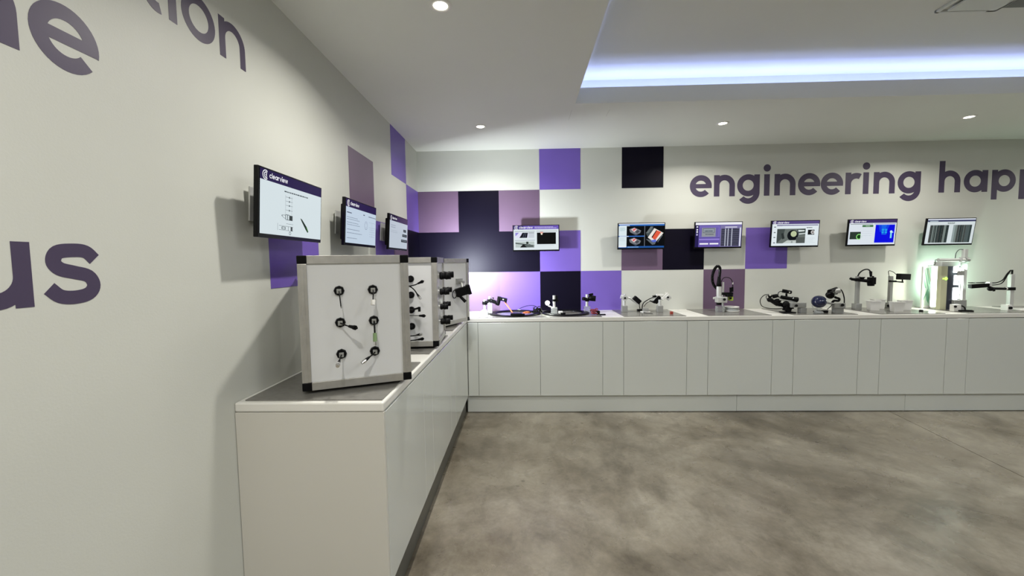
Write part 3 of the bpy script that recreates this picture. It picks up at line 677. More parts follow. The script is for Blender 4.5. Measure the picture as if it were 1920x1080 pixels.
def lens(label, F, s, z, r, L):
    a = F(s, z, -.004); d = (F(s, z, 1)-F(s, z, 0)).normalized()
    t = thing('sample_lens', label, 'lens', a, group='black lenses on the middle cube')
    part('mount_ring', m_chrome, t, lambda b: b.cyl(a, a+d*.012, r*.8, n=24), world=True)
    part('barrel', m_black, t, lambda b: b.lathe([(0, .012), (r*.86, .012), (r, .016), (r, L*.45), (r*.92, L*.47), (r*.92, L*.55), (r, L*.57), (r, L), (r*.9, L), (r*.8, L-.006), (0, L-.008)], a, d, 28), world=True)
    for q in (.30, .68): part('focus_ring', m_rubber, t, lambda b: b.lathe([(r, L*q-.005), (r*1.06, L*q-.004), (r*1.06, L*q+.004), (r, L*q+.005)], a, d, 28), world=True)
rows = [(1.392, .024, .085), (1.288, .020, .072), (1.190, .018, .062), (1.093, .019, .074)]
nm = ['topmost', 'second from top', 'third from top', 'lowest']
for k, (z_, r_, L_) in enumerate(rows):
    lens(nm[k]+' black lens in the near column on the side of the middle cube', S2, .135, z_, r_, L_)
    lens(nm[k]+' black lens in the far column on the side of the middle cube', S2, .300, z_+.002, r_*.9, L_*1.05)
# camera on the farthest cube
o = F3(.285, 1.318, 0); e1 = (F3(.295, 1.318, 0)-o).normalized(); nn = (F3(.27, 1.35, 1)-o).normalized()
Rm = Matrix((e1, -nn, Vector((0, 0, 1)))).transposed()
t = thing('sample_camera', 'black camera on a grey bracket fixed to the farthest display cube', 'camera', o)
part('bracket', m_grey, t, lambda b: (b.box(o+nn*.006, (.09, .012, .045), Rm), b.box(o+nn*.03-Vector((0, 0, .01)), (.03, .045, .02), Rm)), world=True, bevel=.002)
Rc = rz(R(20)) @ ry(R(-15)); c = at(867.5, 546, -1.03)
part('body', m_black, t, lambda b: (b.box(c, (.118, .05, .072), Rc), b.box(c+Rc @ Vector((.052, -.004, .0)), (.026, .062, .085), Rc)), world=True, bevel=.004)
part('mount_arm', m_grey, t, lambda b: b.cyl(o+nn*.03-Vector((0, 0, .01)), c+Vector((0, 0, .02)), .012, n=12), world=True)
part('handle', m_black, t, lambda b: b.cyl(at(860, 553, -1.04), at(873, 566, -1.04), .011, .014, 12), world=True)
part('cord', m_rubber, t, lambda b: b.tube([at(856, 543, -1.03), at(850, 546, -1.04), at(848.5, 553, -1.05), at(851, 559, -1.05), at(855, 557, -1.05), at(856, 551, -1.04)], .0035), world=True)
# work lamp on the far face of the farthest cube: lights the back wall
a = S3(.22, 1.42, 0); d = (S3(.22, 1.42, 1)-a).normalized()
t = thing('bar_lamp', 'bright lamp on the hidden far face of the farthest cube, aimed at the back wall', 'lamp', a)
Rl = Matrix((d.cross(Vector((0, 0, 1))), d, Vector((0, 0, 1)))).transposed()
part('housing', m_black, t, lambda b: b.box(a+d*.04, (.12, .08, .15), Rl), world=True, bevel=.004)
part('lens', mat('led_soft', (1, 1, 1), .5, emit=(.93, .95, 1), es=10), t, lambda b: b.box(a+d*.0815, (.10, .003, .13), Rl), world=True)
area('bar_lamp_light', a+d*.086, d+Vector((.10, 0, .02)), .10, .13, 48, (.88, .94, 1), 165)

# ------------------------------------------------------------ back counter instruments
def blk(b, u, v, y, w, h, d, rot=None, k=0):      # box whose centre is seen at (u, v)
    b.box(at(u, v, y), (w, d, h), rot, k)
V = Vector
# flat black rings
for cx, r_, lb in ((1.05, .262, 'larger flat black ring on the wide grey mat, left, with orange cable on it'), (1.568, .238, 'flat black ring on the wide grey mat, right, in front of the small silver posts')):
    t = thing('flat_ring', lb, 'ring', (cx, -.282, MT))
    part('band', m_black, t, lambda b: b.lathe([(r_-.062, 0), (r_-.062, .010), (r_-.058, .012), (r_-.004, .012), (r_, .010), (r_, 0), (r_-.062, 0)], n=72))
    part('inner_lip', m_blackg, t, lambda b: b.lathe([(r_-.068, 0), (r_-.068, .006), (r_-.0625, .006)], n=72))
# posts with clamped camera (left)
y0 = -.24
t = thing('clamp_stand', 'twin silver post stand with black clamps near the corner of the back counter', 'stand', (at(913, 585, y0).x, y0, MT))
p = at(909, 585, -.2); p2 = at(919, 585, -.28)
part('post', m_alul, t, lambda b: b.cyl((p.x, -.2, MT), at(909, 562, -.2), .014), world=True)
part('post', m_alul, t, lambda b: (b.cyl((p2.x, -.28, MT+.01), at(918, 556, -.28), .013), b.bb((p2.x-.022, -.30, MT), (p2.x+.022, -.26, at(919, 569, -.28).z))), world=True, bevel=.002)
part('foot', m_clear, t, lambda b: b.add([(p.x-.09, -.36, MT), (p.x+.05, -.36, MT), (p.x+.05, -.32, MT), (p.x-.09, -.32, MT), (p.x-.005, -.35, MT+.055), (p.x+.03, -.35, MT+.055), (p.x+.03, -.33, MT+.055), (p.x-.005, -.33, MT+.055)],
     [(3, 2, 1, 0), (4, 5, 6, 7), (0, 1, 5, 4), (1, 2, 6, 5), (2, 3, 7, 6), (3, 0, 4, 7)]), world=True)
part('clamp', m_black, t, lambda b: (b.cyl(at(909, 571, -.2), at(909, 565.5, -.2), .027, n=18), b.cyl(at(918, 566, -.28), at(918, 561, -.28), .024, n=18), blk(b, 914, 566, -.24, .06, .022, .03)), world=True, bevel=.002)
part('arm', m_black, t, lambda b: (b.cyl(at(918, 562, -.28), at(928, 566, -.3), .017, n=14), blk(b, 926, 565.5, -.3, .055, .034, .035, ry(R(22))), b.cyl(at(930, 569, -.3), at(936, 571, -.3), .015), b.cyl(at(924, 560, -.3), at(925, 558, -.3), .008), b.cyl(at(934, 571, -.3), at(936, 560, -.3), .016, .02), b.cyl(at(933, 558, -.3), at(940, 559, -.3), .014)), world=True, bevel=.0015)
t = thing('clamped_camera', 'small black camera held by the twin post stand above the flat ring', 'camera', at(945, 563, -.3))
part('body', m_black, t, lambda b: (blk(b, 944, 561.5, -.3, .062, .036, .035, ry(R(14))), blk(b, 949, 563.5, -.3, .018, .044, .04, ry(R(14)))), world=True, bevel=.003)
part('label_plate', m_alul, t, lambda b: blk(b, 943.5, 561.5, -.3185, .014, .010, .002, ry(R(14))), world=True)
part('cord', m_orange, t, lambda b: (b.tube([at(946, 566, -.3), at(951, 573, -.32), at(957, 581, -.36), at(961, 588, -.42)], .0045), b.tube([at(947, 566, -.3), at(953, 574, -.32), at(958, 581, -.36), at(962, 588, -.42)], .0035)), world=True)
# cables / small boxes on the rings
pz = MT+.013
t = thing('power_box', 'black box with orange cable plugged in, lying on the larger flat ring', 'box', (at(966, 590, -.47).x, -.47, pz))
bx_ = at(970, 590, -.47).x
part('body', m_black, t, lambda b: (b.bb((bx_-.065, -.53, pz), (bx_+.045, -.45, pz+.020)), b.bb((bx_-.05, -.54, pz+.003), (bx_+.03, -.53, pz+.017)), b.bb((bx_+.045, -.52, pz), (bx_+.075, -.47, pz+.014))), world=True, bevel=.003)
part('connector', m_orange, t, lambda b: b.bb((bx_-.045, -.45, pz+.004), (bx_-.01, -.42, pz+.016)), world=True, bevel=.002)
def coil(b, c, r_, n_, rr, seed, zk=.010):
    rnd = random.Random(seed); pts = []
    for i in range(n_*6):
        a_ = i*PI/3; q = r_*(.75+.45*rnd.random()); pts.append((c[0]+q*math.cos(a_), c[1]+q*.7*math.sin(a_), c[2]+rr+zk*rnd.random()*(1+i/(n_*6))))
    b.tube(pts, rr, 6, steps=5)
c = at(988, 588, -.38)
tag(part('cable_coil', m_orange, None, lambda b: coil(b, (c.x, -.38, pz), .034, 3, .0034, 4)), 'small heap of orange cable lying on the larger flat ring', 'cable')
c = at(1008, 587, -.36)
tag(part('cable_coil', m_rubber, None, lambda b: (coil(b, (c.x, -.36, pz), .044, 6, .0042, 9, .035), b.tube([(c.x-.1, -.40, pz+.006), (c.x-.05, -.36, pz+.02), (c.x, -.33, pz+.04), (c.x+.04, -.34, pz+.012)], .005))), 'tangle of black cable between the two flat rings', 'cable')
pts = [at(968, 586, -.25), at(976, 578, -.25), at(988, 573.5, -.27), at(1000, 573, -.3), at(1008, 577, -.33), at(1012, 583, -.34)]
pts[0] = V((pts[0].x, -.25, pz+.004))
tag(part('arched_cable', m_rubber, None, lambda b: b.tube(pts, .0032, 8)), 'thin dark cable arching over the larger flat ring', 'cable')
c = at(973, 585, -.09)
tag(part('label_tag', m_white, None, lambda b: b.bb((c.x-.012, -.075, pz-.0005), (c.x+.014, -.06, pz+.010)), bevel=.002), 'tiny white block on the rear of the larger flat ring', 'block')
# middle stand with spotlight
def small_stand(label, u, y, top_v, blk_v, w=.062, mate=m_clear):
    c = at(u, 580, y); t = thing('post_stand', label, 'stand', (c.x, y, MT))
    zb2 = at(u, blk_v, y).z
    part('base_block', mate, t, lambda b: b.bb((c.x-w/2, y-w/2, MT), (c.x+w/2, y+w/2, zb2)), world=True, bevel=.003)
    part('post', m_alul, t, lambda b: b.cyl((c.x, y, zb2-.0), (c.x, y, at(u, top_v, y).z), .0145), world=True)
    return t, c
t, c = small_stand('short silver post stand with a lit spot lamp, on the right flat ring', 1039, -.30, 554, 576)
part('clamp', m_black, t, lambda b: (b.cyl(at(1039, 565, -.30), at(1039, 561, -.30), .021, n=16), b.cyl(at(1043, 563, -.30), at(1047, 563, -.30), .010), b.bb(at(1042, 566, -.31), at(1045, 554, -.29))), world=True, bevel=.002)
t = thing('spot_lamp', 'small glaring spot lamp reaching left from the middle silver post', 'lamp', at(1028, 568, -.31))
part('arm', m_alul, t, lambda b: b.cyl(at(1028, 573, -.31), at(1036, 577, -.30), .009), world=True)
a = at(1026.5, 568, -.32)
part('housing', m_alul, t, lambda b: b.cyl(a+V((0, .03, -.004)), a, .016, .024, 24), world=True)
part('lens', mat('spot_led', (1, 1, 1), .4, emit=(.95, 1, .86), es=30), t, lambda b: b.ball(a+V((0, -.003, 0)), .021, (1, .4, 1)), world=True)
area('spot_lamp_light', a+V((0, -.020, 0)), (.1, -.7, -.75), .03, .03, 1.2, (.95, 1, .88), 170, 'DISK')
# right stand with camera
t, c = small_stand('short silver post stand holding a dark camera, at the right end of the wide mat', 1100.5, -.21, 552, 574)
part('clamp', m_black, t, lambda b: (b.cyl(at(1101, 565, -.21), at(1101, 559, -.21), .022, n=16), b.bb(at(1094, 562, -.22), at(1098, 557, -.20))), world=True, bevel=.002)
t = thing('clamped_camera', 'dark round camera on the post stand at the right end of the wide mat', 'camera', at(1110, 559, -.21))
part('body', m_black, t, lambda b: (b.ball(at(1109.5, 559, -.21), .036, (1.05, 1, .85)), blk(b, 1108, 552, -.21, .044, .018, .03, ry(R(-12)))), world=True)
part('lens_barrel', m_black, t, lambda b: (b.cyl(at(1107, 559, -.21), at(1117, 560, -.22), .030, .028, 20), b.cyl(at(1100, 561, -.22), at(1093, 560, -.24), .014, .019, 16)), world=True)
# connector and dark red plug
c = at(1055, 590, -.45)
t = thing('connector_box', 'small black connector with a white top on the right flat ring', 'connector', (c.x, -.45, pz))
part('body', m_black, t, lambda b: b.bb((c.x-.022, -.48, pz), (c.x+.026, -.44, pz+.016)), world=True, bevel=.002)
part('cap', m_white, t, lambda b: b.bb((c.x-.04, -.47, pz+.008), (c.x-.0, -.435, pz+.030)), world=True, bevel=.002)
c = at(1117, 588, -.40)
t = thing('red_connector', 'dark red cable bundle with a black plug at the right end of the wide mat', 'connector', (c.x, -.40, MT))
part('bundle', m_red, t, lambda b: (coil(b, (c.x-.01, -.39, MT), .034, 4, .0055, 5, .028),), world=True)
part('plug', m_black, t, lambda b: (b.bb((c.x+.015, -.41, MT), (c.x+.04, -.36, MT+.036)), b.bb((c.x+.03, -.46, MT), (c.x+.088, -.43, MT+.010))), world=True, bevel=.002)
# mat B : two angled cameras
t, c = small_stand('silver post stand left on the second mat, with a grey swivel head', 1170.5, -.22, 562, 573, .058, m_grey)
part('swivel_head', m_alul, t, lambda b: (blk(b, 1171, 558, -.22, .055, .055, .05, ry(R(45))), b.cyl(at(1164, 556, -.22), at(1168, 557, -.22), .022, .018, 16), b.cyl(at(1171, 551, -.22), at(1172, 555, -.22), .012), b.cyl(at(1175, 558, -.22), at(1181, 559, -.22), .009)), world=True, bevel=.002)
part('knob', m_black, t, lambda b: b.cyl(at(1172, 559, -.248), at(1172, 559, -.26), .011, n=18), world=True)
def angled_camera(label, u, v, ang, sgn):
    cc = at(u, v, -.22); t = thing('angled_camera', label, 'camera', cc)
    Rr = ry(R(ang))
    part('body', m_black, t, lambda b: b.box(cc, (.048, .05, .082), Rr), world=True, bevel=.003)
    part('side_plate', m_alul, t, lambda b: b.box(cc+Rr @ V((-.027*sgn, .004, 0)), (.006, .052, .075), Rr), world=True, bevel=.001)
    return t, cc, Rr
tA, cA, rA = angled_camera('black box camera tilted left on the second mat, below the scan monitor', 1194, 562.5, -48, 1)
part('hanger', m_alul, tA, lambda b: b.cyl(at(1181, 559, -.22), cA+rA @ V((-.03, 0, .0)), .009), world=True)
part('cord', m_rubber, tA, lambda b: b.tube([cA+rA @ V((.0, 0, -.04)), at(1199, 574, -.2), at(1200, 579, -.18), at(1199, 583, -.17)], .004), world=True)
t, c = small_stand('grey block stand right on the second mat, below the tilted camera pair', 1237, -.26, 562, 573, .055, m_grey)
part('swivel_arm', m_white, t, lambda b: (blk(b, 1247, 556, -.26, .085, .030, .03, ry(R(-40))), blk(b, 1237, 553, -.25, .07, .018, .03), b.cyl(at(1248, 549, -.27), at(1248, 549, -.28), .006)), world=True, bevel=.002)
part('rod_end', m_alul, t, lambda b: blk(b, 1253, 558, -.27, .042, .042, .04, ry(R(45))), world=True, bevel=.002)
part('knob', m_black, t, lambda b: b.cyl(at(1252.5, 557.5, -.292), at(1252.5, 557.5, -.305), .010, n=18), world=True)
tB, cB, rB = angled_camera('black box camera tilted right on the second mat, beside the square rod end', 1232, 561.5, 42, 1)
part('hood', m_black, tB, lambda b: (blk(b, 1228, 555.5, -.22, .04, .018, .04, ry(R(-10))), blk(b, 1223, 566, -.22, .05, .010, .04, ry(R(28)))), world=True, bevel=.002)
part('cord', m_rubber, tB, lambda b: (b.tube([at(1226, 557, -.22), at(1215, 562, -.2), at(1206, 569, -.18), at(1203.5, 580, -.16)], .0045), b.tube([at(1222, 564, -.22), at(1213, 568, -.2), at(1207, 575, -.18)], .003)), world=True)
c = at(1198, 582, -.17)
tag(part('cable_box', m_black, None, lambda b: b.bb((c.x-.018, -.19, MT), (c.x+.03, -.15, MT+.022)), bevel=.003), 'small black cable box at the foot of the angled cameras', 'box')
c = at(1210, 583, -.24)
t = thing('sample_disc', 'thin white disc lying on the second mat', 'disc', (c.x, -.24, MT)); part('disc', m_white, t, lambda b: b.lathe([(0, 0), (.050, 0), (.050, .004), (0, .004)], n=36)); part('rim', m_white, t, lambda b: b.lathe([(.044, .004), (.044, .006), (.050, .006), (.050, .004)], n=36))
tag(part('metal_block', m_grey, None, lambda b: (b.bb((c.x-.022, -.262, MT+.0065), (c.x+.028, -.218, MT+.040)), b.cyl((c.x+.012, -.262, MT+.025), (c.x+.012, -.266, MT+.025), .008)), bevel=.002), 'small grey metal block standing on the white disc', 'block')
c = at(1214, 589, -.33)
tag(part('pen_stylus', m_rubber, None, lambda b: b.cyl((c.x-.03, -.30, MT+.004), (c.x+.03, -.40, MT+.004), .0035, .002, 10)), 'thin dark stylus lying in front of the white disc', 'stylus')
c = at(1258.5, 590, -.42)
tag(part('sample_cube', m_brick, None, lambda b: b.bb((c.x-.013, -.44, MT), (c.x+.013, -.414, MT+.026)), bevel=.002), 'tiny dark red cube at the front of the second mat', 'cube')
# mat C : hose stand
y = -.27
t = thing('microscope_stand', 'silver stand with a thick black looped hose, on the third mat', 'stand', (at(1352, 584, y).x, y, MT))
part('rail_post', m_alul, t, lambda b: b.bb(at(1353, 582, y+.02), at(1358, 529, y-.005)), world=True, bevel=.001)
q0 = at(1350, 586, y)
part('base_block', m_clear, t, lambda b: b.bb((q0.x-.035, y-.03, MT), (q0.x+.035, y+.03, at(1350, 574, y).z)), world=True, bevel=.003)
part('column', m_alul, t, lambda b: b.cyl(at(1348, 558, y-.03), at(1348, 537, y-.03), .024, n=24), world=True)
part('lower_cap', m_black, t, lambda b: b.cyl(at(1348, 571.5, y-.03), at(1348, 566, y-.03), .025, n=24), world=True)
part('clamp_block', m_alul, t, lambda b: (b.bb(at(1340, 566.5, y), at(1364, 557, y-.07)), b.cyl(at(1339.5, 559, y-.04), at(1337.5, 559, y-.04), .012, n=14)), world=True, bevel=.003)
part('knob', m_black, t, lambda b: b.cyl(at(1358.5, 561.5, y-.072), at(1358.5, 561.5, y-.088), .013, n=18), world=True)
part('hose_cone', m_black, t, lambda b: b.lathe([(0, 0), (.025, 0), (.022, .03), (.015, .085), (.013, .10)], at(1348, 537, y-.03), (0, 0, 1), 20), world=True)
part('hose', m_blackg, t, lambda b: b.tube([at(1348.5, 522, y-.03), at(1350, 508, y-.03), at(1349.5, 502, y-.03), at(1346, 499, y-.03), at(1341, 503, y-.02), at(1336.5, 514, y-.01), at(1335.5, 524, y), at(1338, 534, y), at(1344, 541.5, y)], .0135, 14, steps=10), world=True)
if 1:
    P_ = [(1339.5, 505), (1337.5, 510), (1336, 516), (1335.7, 521), (1336, 527), (1338, 533)]
    for i in range(len(P_)-1):
        a_ = at(*P_[i], y-.01); b2 = at(*P_[i+1], y-.01); d_ = (b2-a_).normalized(); part('hose_rib', m_rubber, t, lambda b: b.cyl(a_, a_+d_*.006, .0152, n=14), world=True)
t = thing('inspection_camera', 'black camera with a lime yellow label on the hose stand', 'camera', at(1369, 555, y-.03))
part('body', m_black, t, lambda b: (b.bb(at(1352.5, 553, y-.01), at(1375, 548.5, y-.05)), b.cyl(at(1367, 556, y-.03), at(1367, 551, y-.03), .036, n=24), b.cyl(at(1370, 548, y-.03), at(1370, 539, y-.03), .011, n=12), b.cyl(at(1373.5, 547, y-.03), at(1373.5, 538, y-.03), .009, n=12)), world=True, bevel=.002)
part('label_block', m_lime, t, lambda b: b.bb(at(1364.5, 563, y-.005), at(1375, 556.5, y-.055)), world=True, bevel=.002)
part('port', m_black, t, lambda b: b.bb(at(1367.5, 561, y-.055), at(1372, 557.5, y-.060)), world=True)
part('cord', m_rubber, t, lambda b: b.tube([at(1352, 529, y), at(1356, 522, y), at(1362, 520, y), at(1369, 522, y), at(1373, 528, y-.02), at(1374, 538, y-.03)], .0038), world=True)
part('cord_collar', m_white, t, lambda b: b.cyl(at(1373.8, 533, y-.025), at(1373.6, 529, y-.02), .0055, n=10), world=True)
c = at(1371, 583, -.25)
t = thing('sample_dish', 'clear round dish with white rims, right of the hose stand', 'dish', (c.x, -.25, MT))
part('base_plate', m_white, t, lambda b: b.lathe([(0, 0), (.070, 0), (.076, .006), (.076, .010), (0, .010)], n=40))
part('wall', m_clear, t, lambda b: b.lathe([(.068, .010), (.068, .042), (.066, .042), (.066, .010)], n=40))
part('lid', m_white, t, lambda b: b.lathe([(0, .042), (.071, .042), (.073, .046), (.071, .050), (0, .050)], n=40))
# mat D : camera rig
y = -.36
t = thing('camera_rig', 'black camera rig with looping cables, left of the dark blue globe', 'camera rig', (at(1490, 588, -.42).x, -.42, MT))
c = at(1503, 582, -.42)
part('block', m_grey, t, lambda b: (b.bb((c.x-.028, -.45, MT), (c.x+.03, -.40, at(1500, 577, -.42).z)), b.bb(at(1484, 577, -.45), at(1505.5, 567, -.40))), world=True, bevel=.002)
part('knob', m_black, t, lambda b: b.cyl(at(1493.5, 573, -.452), at(1493.5, 573, -.466), .012, n=18), world=True)
part('base_bracket', m_black, t, lambda b: (b.bb((at(1465, 585, -.42).x, -.46, MT), (at(1488, 585, -.42).x, -.38, MT+.012)), blk(b, 1476, 579, -.40, .06, .05, .05, ry(R(20))), blk(b, 1481, 574, -.40, .05, .05, .05), b.cyl(at(1470, 577, -.40), at(1478, 582, -.40), .012), b.ball(at(1474, 570, -.40), .030)), world=True, bevel=.003)
part('rear_arm', m_black, t, lambda b: (b.cyl(at(1444, 562, y), at(1458, 570, y), .020, .024, 14), b.cyl(at(1456, 569, y), at(1473, 574, y), .022, .020, 14), b.ball(at(1443, 562, y), .024), b.ball(at(1458, 564, y), .022, (1.6, 1, 1)), b.ball(at(1444, 555, y), .019), b.cyl(at(1450, 556, y), at(1457, 554.5, y), .020, .018, 14)), world=True)
part('lower_rod', m_alul, t, lambda b: (b.cyl(at(1462, 561.5, y-.02), at(1491, 566, y-.02), .007), b.cyl(at(1459, 572, y), at(1472, 580, y-.02), .005)), world=True)
part('long_lens', m_black, t, lambda b: (b.cyl(at(1465, 557, y-.02), at(1485, 560.5, y-.02), .018, n=18), b.cyl(at(1485, 560.3, y-.02), at(1494.5, 562, y-.02), .021, .026, 18), b.cyl(at(1474, 555, y-.02), at(1474.5, 558, y-.02), .010)), world=True)
part('top_camera', m_black, t, lambda b: (b.cyl(at(1469, 545.5, y-.02), at(1483, 548, y-.02), .017, n=16), blk(b, 1471, 546, y-.02, .03, .034, .03, ry(R(10))), b.cyl(at(1474.5, 550, y-.02), at(1474.5, 556, y-.02), .009)), world=True)
part('thumb_screw', m_chrome, t, lambda b: (b.cyl(at(1444, 553, y-.02), at(1444, 553, y-.035), .010), b.cyl(at(1480.5, 548, y-.04), at(1480.5, 548, y-.05), .006), b.cyl(at(1486.5, 559.5, y-.04), at(1488, 559.5, y-.046), .007)), world=True)
part('cord', m_rubber, t, lambda b: (b.tube([at(1441, 552, y), at(1433, 553.5, y), at(1426.5, 560, y), at(1425.5, 567, y), at(1429, 574, y), at(1438, 577.5, y), at(1455, 579, y), at(1468, 578, y)], .0036), b.tube([at(1469, 547, y), at(1463, 546.5, y), at(1459, 550, y), at(1460, 557, y), at(1466, 560, y)], .0036), b.tube([at(1440, 554, y), at(1436.5, 556, y), at(1438, 561, y), at(1443, 565, y)], .003), b.tube([at(1446, 560, y), at(1453, 557, y), at(1462, 556, y)], .003)), world=True)
# globe
c = at(1535.5, 565.5, -.50)
t = thing('glass_globe', 'dark blue glass globe on a clear stand on the fourth mat', 'globe', (c.x, -.50, MT))
part('ball', m_globe, t, lambda b: b.ball(c, .062, (1.0, 1, .95), 36), world=True)
cb = at(1531.5, 588, -.50)
part('stand_base', m_clear, t, lambda b: b.lathe([(0, 0), (.038, 0), (.040, .012), (.034, .024), (.018, .026), (.012, .04), (.028, .052)], (c.x, -.50, MT), n=28), world=True)
part('stand_claw', m_clear, t, lambda b: (b.tube([(c.x-.030, -.51, MT+.026), at(1525, 577.5, -.51), at(1523, 572.5, -.51)], .006),), world=True)
t = thing('camera_arm_stand', 'grey block stand with a camera bent over the dark blue globe', 'stand', (at(1572, 588, -.47).x, -.47, MT))
c = at(1574, 585, -.47)
part('block', m_grey, t, lambda b: (b.bb((c.x-.055, -.50, MT), (c.x+.018, -.44, at(1574, 569, -.47).z)), b.bb(at(1566, 578, -.515), at(1583.5, 568, -.50))), world=True, bevel=.002)
part('knob', m_black, t, lambda b: b.cyl(at(1580, 572, -.516), at(1580, 572, -.53), .013, n=18), world=True)
part('rod', m_grey, t, lambda b: b.cyl(at(1550, 567.5, -.47), at(1567, 570.5, -.47), .010), world=True)
part('jointed_arm', m_black, t, lambda b: b.tube([at(1559, 569, -.46), at(1564, 564, -.46), at(1572, 564, -.46), at(1573, 560, -.46), at(1567, 558, -.46), at(1565.5, 556.5, -.46)], .011, 12), world=True)
part('camera_body', m_grey, t, lambda b: (b.cyl(at(1562, 547, -.45), at(1573, 545, -.45), .030, .026, 20), b.cyl(at(1562, 547, -.45), at(1560, 551, -.46), .030, .030, 18)), world=True)
part('camera_hood', m_black, t, lambda b: (b.cyl(at(1557, 548.5, -.46), at(1569, 541, -.44), .032, .016, 16), b.cyl(at(1566, 553, -.46), at(1563, 547, -.45), .022)), world=True)
part('lens', m_blackg, t, lambda b: (b.cyl(at(1560, 550, -.46), at(1556, 553.5, -.50), .030, .036, 24), b.ball(at(1556, 553.5, -.50), .034, (1, .35, 1), 24)), world=True)
part('cord', m_rubber, t, lambda b: (b.tube([at(1572, 543, -.45), at(1577, 543.5, -.45), at(1581, 551, -.45), at(1583, 560, -.46), at(1583, 568, -.47)], .005), b.tube([at(1560, 571, -.46), at(1556, 576, -.46), at(1551, 580, -.46)], .0035)), world=True)
c = at(1548, 584, -.47)
tag(part('handheld_tool', m_black, None, lambda b: (b.cyl((c.x-.06, -.43, MT+.013), (c.x+.035, -.45, MT+.013), .012, .013, 14), b.cyl((c.x-.085, -.425, MT+.013), (c.x-.06, -.43, MT+.013), .006, n=10))), 'short black hand tool lying between the globe and the grey block', 'tool')
# mat E : tall post with camera
def tall_stand(label, u0, u1, y, top_v, bot_w):
    pb = at(u0, 579, y); t = thing('camera_post', label, 'stand', (pb.x, y, MT))
    a_ = V((pb.x, y, MT)); e_ = at(u1, top_v, y)
    part('post', m_alul if y < -.3 else m_grey, t, lambda b: b.bb((pb.x-.015, y-.015, MT), (pb.x+.015, y+.015, e_.z)), world=True, bevel=.002)
    part('foot', m_grey, t, lambda b: b.bb((pb.x-bot_w/2, y-.03, MT), (pb.x+bot_w/2, y+.03, MT+.058)), world=True, bevel=.003)
    return t
y = -.17
t = tall_stand('tall grey post with a black downward camera, left of the white tubs', 1606, 1607, y, 518, .062)
part('arm', m_black, t, lambda b: (b.cyl(at(1597, 523.5, y-.03), at(1628, 527, y-.03), .014, .017, 14), b.cyl(at(1597, 523.5, y-.03), at(1594.5, 522, y-.03), .010, .013, 12), b.bb(at(1602, 527.5, y-.02), at(1611, 521.5, y-.045)), b.cyl(at(1617, 523, y-.03), at(1617, 519.5, y-.03), .014, .024, 16)), world=True, bevel=.002)
t = thing('overhead_camera', 'black square camera hanging from the tall post left of the white tubs', 'camera', at(1634, 527, y-.03))
part('body', m_black, t, lambda b: (b.bb(at(1625, 532.5, y-.0), at(1643.5, 520, y-.07)),), world=True, bevel=.003)
part('lens', m_black, t, lambda b: b.cyl(at(1633, 536, y-.035), at(1633, 531, y-.035), .028, .032, 22), world=True)
part('connector', m_black, t, lambda b: (b.cyl(at(1633, 519, y-.035), at(1632.5, 509, y-.03), .010, .013, 14), b.cyl(at(1637, 520, y-.035), at(1637, 517.5, y-.035), .008)), world=True)
part('cord', m_rubber, t, lambda b: b.tube([at(1608, 519, y), at(1612, 511.5, y), at(1620, 506, y), at(1628, 505.5, y), at(1633, 510, y-.03)], .0065), world=True)
y = -.12
t = tall_stand('slim grey post with a small black box, behind the white tubs', 1667.5, 1669, y, 517.5, .046)
part('knob', m_black, t, lambda b: b.cyl(at(1666, 573.5, y-.03), at(1666, 573.5, y-.042), .014, n=18), world=True)
part('arm', m_black, t, lambda b: (b.bb(at(1666, 529, y-.015), at(1671, 525.5, y-.03)), b.cyl(at(1671, 527.5, y-.02), at(1680, 527.5, y-.02), .008, .010, 12), b.cyl(at(1680, 528, y-.02), at(1693, 529, y-.02), .006, .008, 12)), world=True, bevel=.001)
t = thing('black_box_camera', 'small black box camera beside the slim grey post', 'camera', at(1693, 519, y-.02))
part('body', m_black, t, lambda b: blk(b, 1694, 518.8, y-.02, .108, .062, .05, ry(R(3))), world=True, bevel=.003)
part('stem', m_black, t, lambda b: b.cyl(at(1692, 524, y-.02), at(1692, 528.5, y-.02), .006), world=True)
part('cord', m_rubber, t, lambda b: b.tube([at(1684, 519, y), at(1677, 511.5, y), at(1670, 508, y), at(1666, 509, y), at(1667, 518, y)], .0028), world=True)
# white tubs (square tapered cups, stacked on their side lean)
def tub(label, u, v, y, s=1.0, lean=0):
    c = at(u, v, y); t = thing('white_tub', label, 'tub', (c.x, y, MT), (0, 0, R(-6)), 'white square tubs')
    def wall(b):
        def ring(w, z, sh): return [(x_*w/2+sh, y_*w*.32, z) for x_, y_ in ((-1, -1), (1, -1), (1, 1), (-1, 1))]
        r_ = [ring(.080*s, 0, 0), ring(.100*s, .094*s, lean), ring(.094*s, .094*s, lean), ring(.074*s, .004, 0)]
        vs = sum(r_, []); fs = []
        for j in range(3):
            for i in range(4): fs.append((j*4+i, j*4+(i+1) % 4, (j+1)*4+(i+1) % 4, (j+1)*4+i))
        fs += [(3, 2, 1, 0), (12, 13, 14, 15)]; b.add(vs, fs)
    part('cup', m_white, t, wall, bevel=.002)
    def rim(b):
        z = .094*s; w = .103*s; q = .65
        for x_, y_, dx, dy in ((0, -w*q/2, w, .005), (0, w*q/2, w, .005), (-w/2, 0, .005, w*q), (w/2, 0, .005, w*q)): b.box((x_+lean, y_, z), (dx+.004, dy+.001, .005))
    part('rim', m_white, t, rim)
tub('front white tub of the left pair, beside the tall grey post', 1637, 583, -.28)
tub('rear white tub of the left pair, partly behind the front one', 1646, 580, -.15)
tub('nearest white tub, front of the right pair', 1681, 585, -.40)
tub('rear white tub of the right pair, near the green board', 1696, 583, -.27)
c = at(1727, 586, -.42)
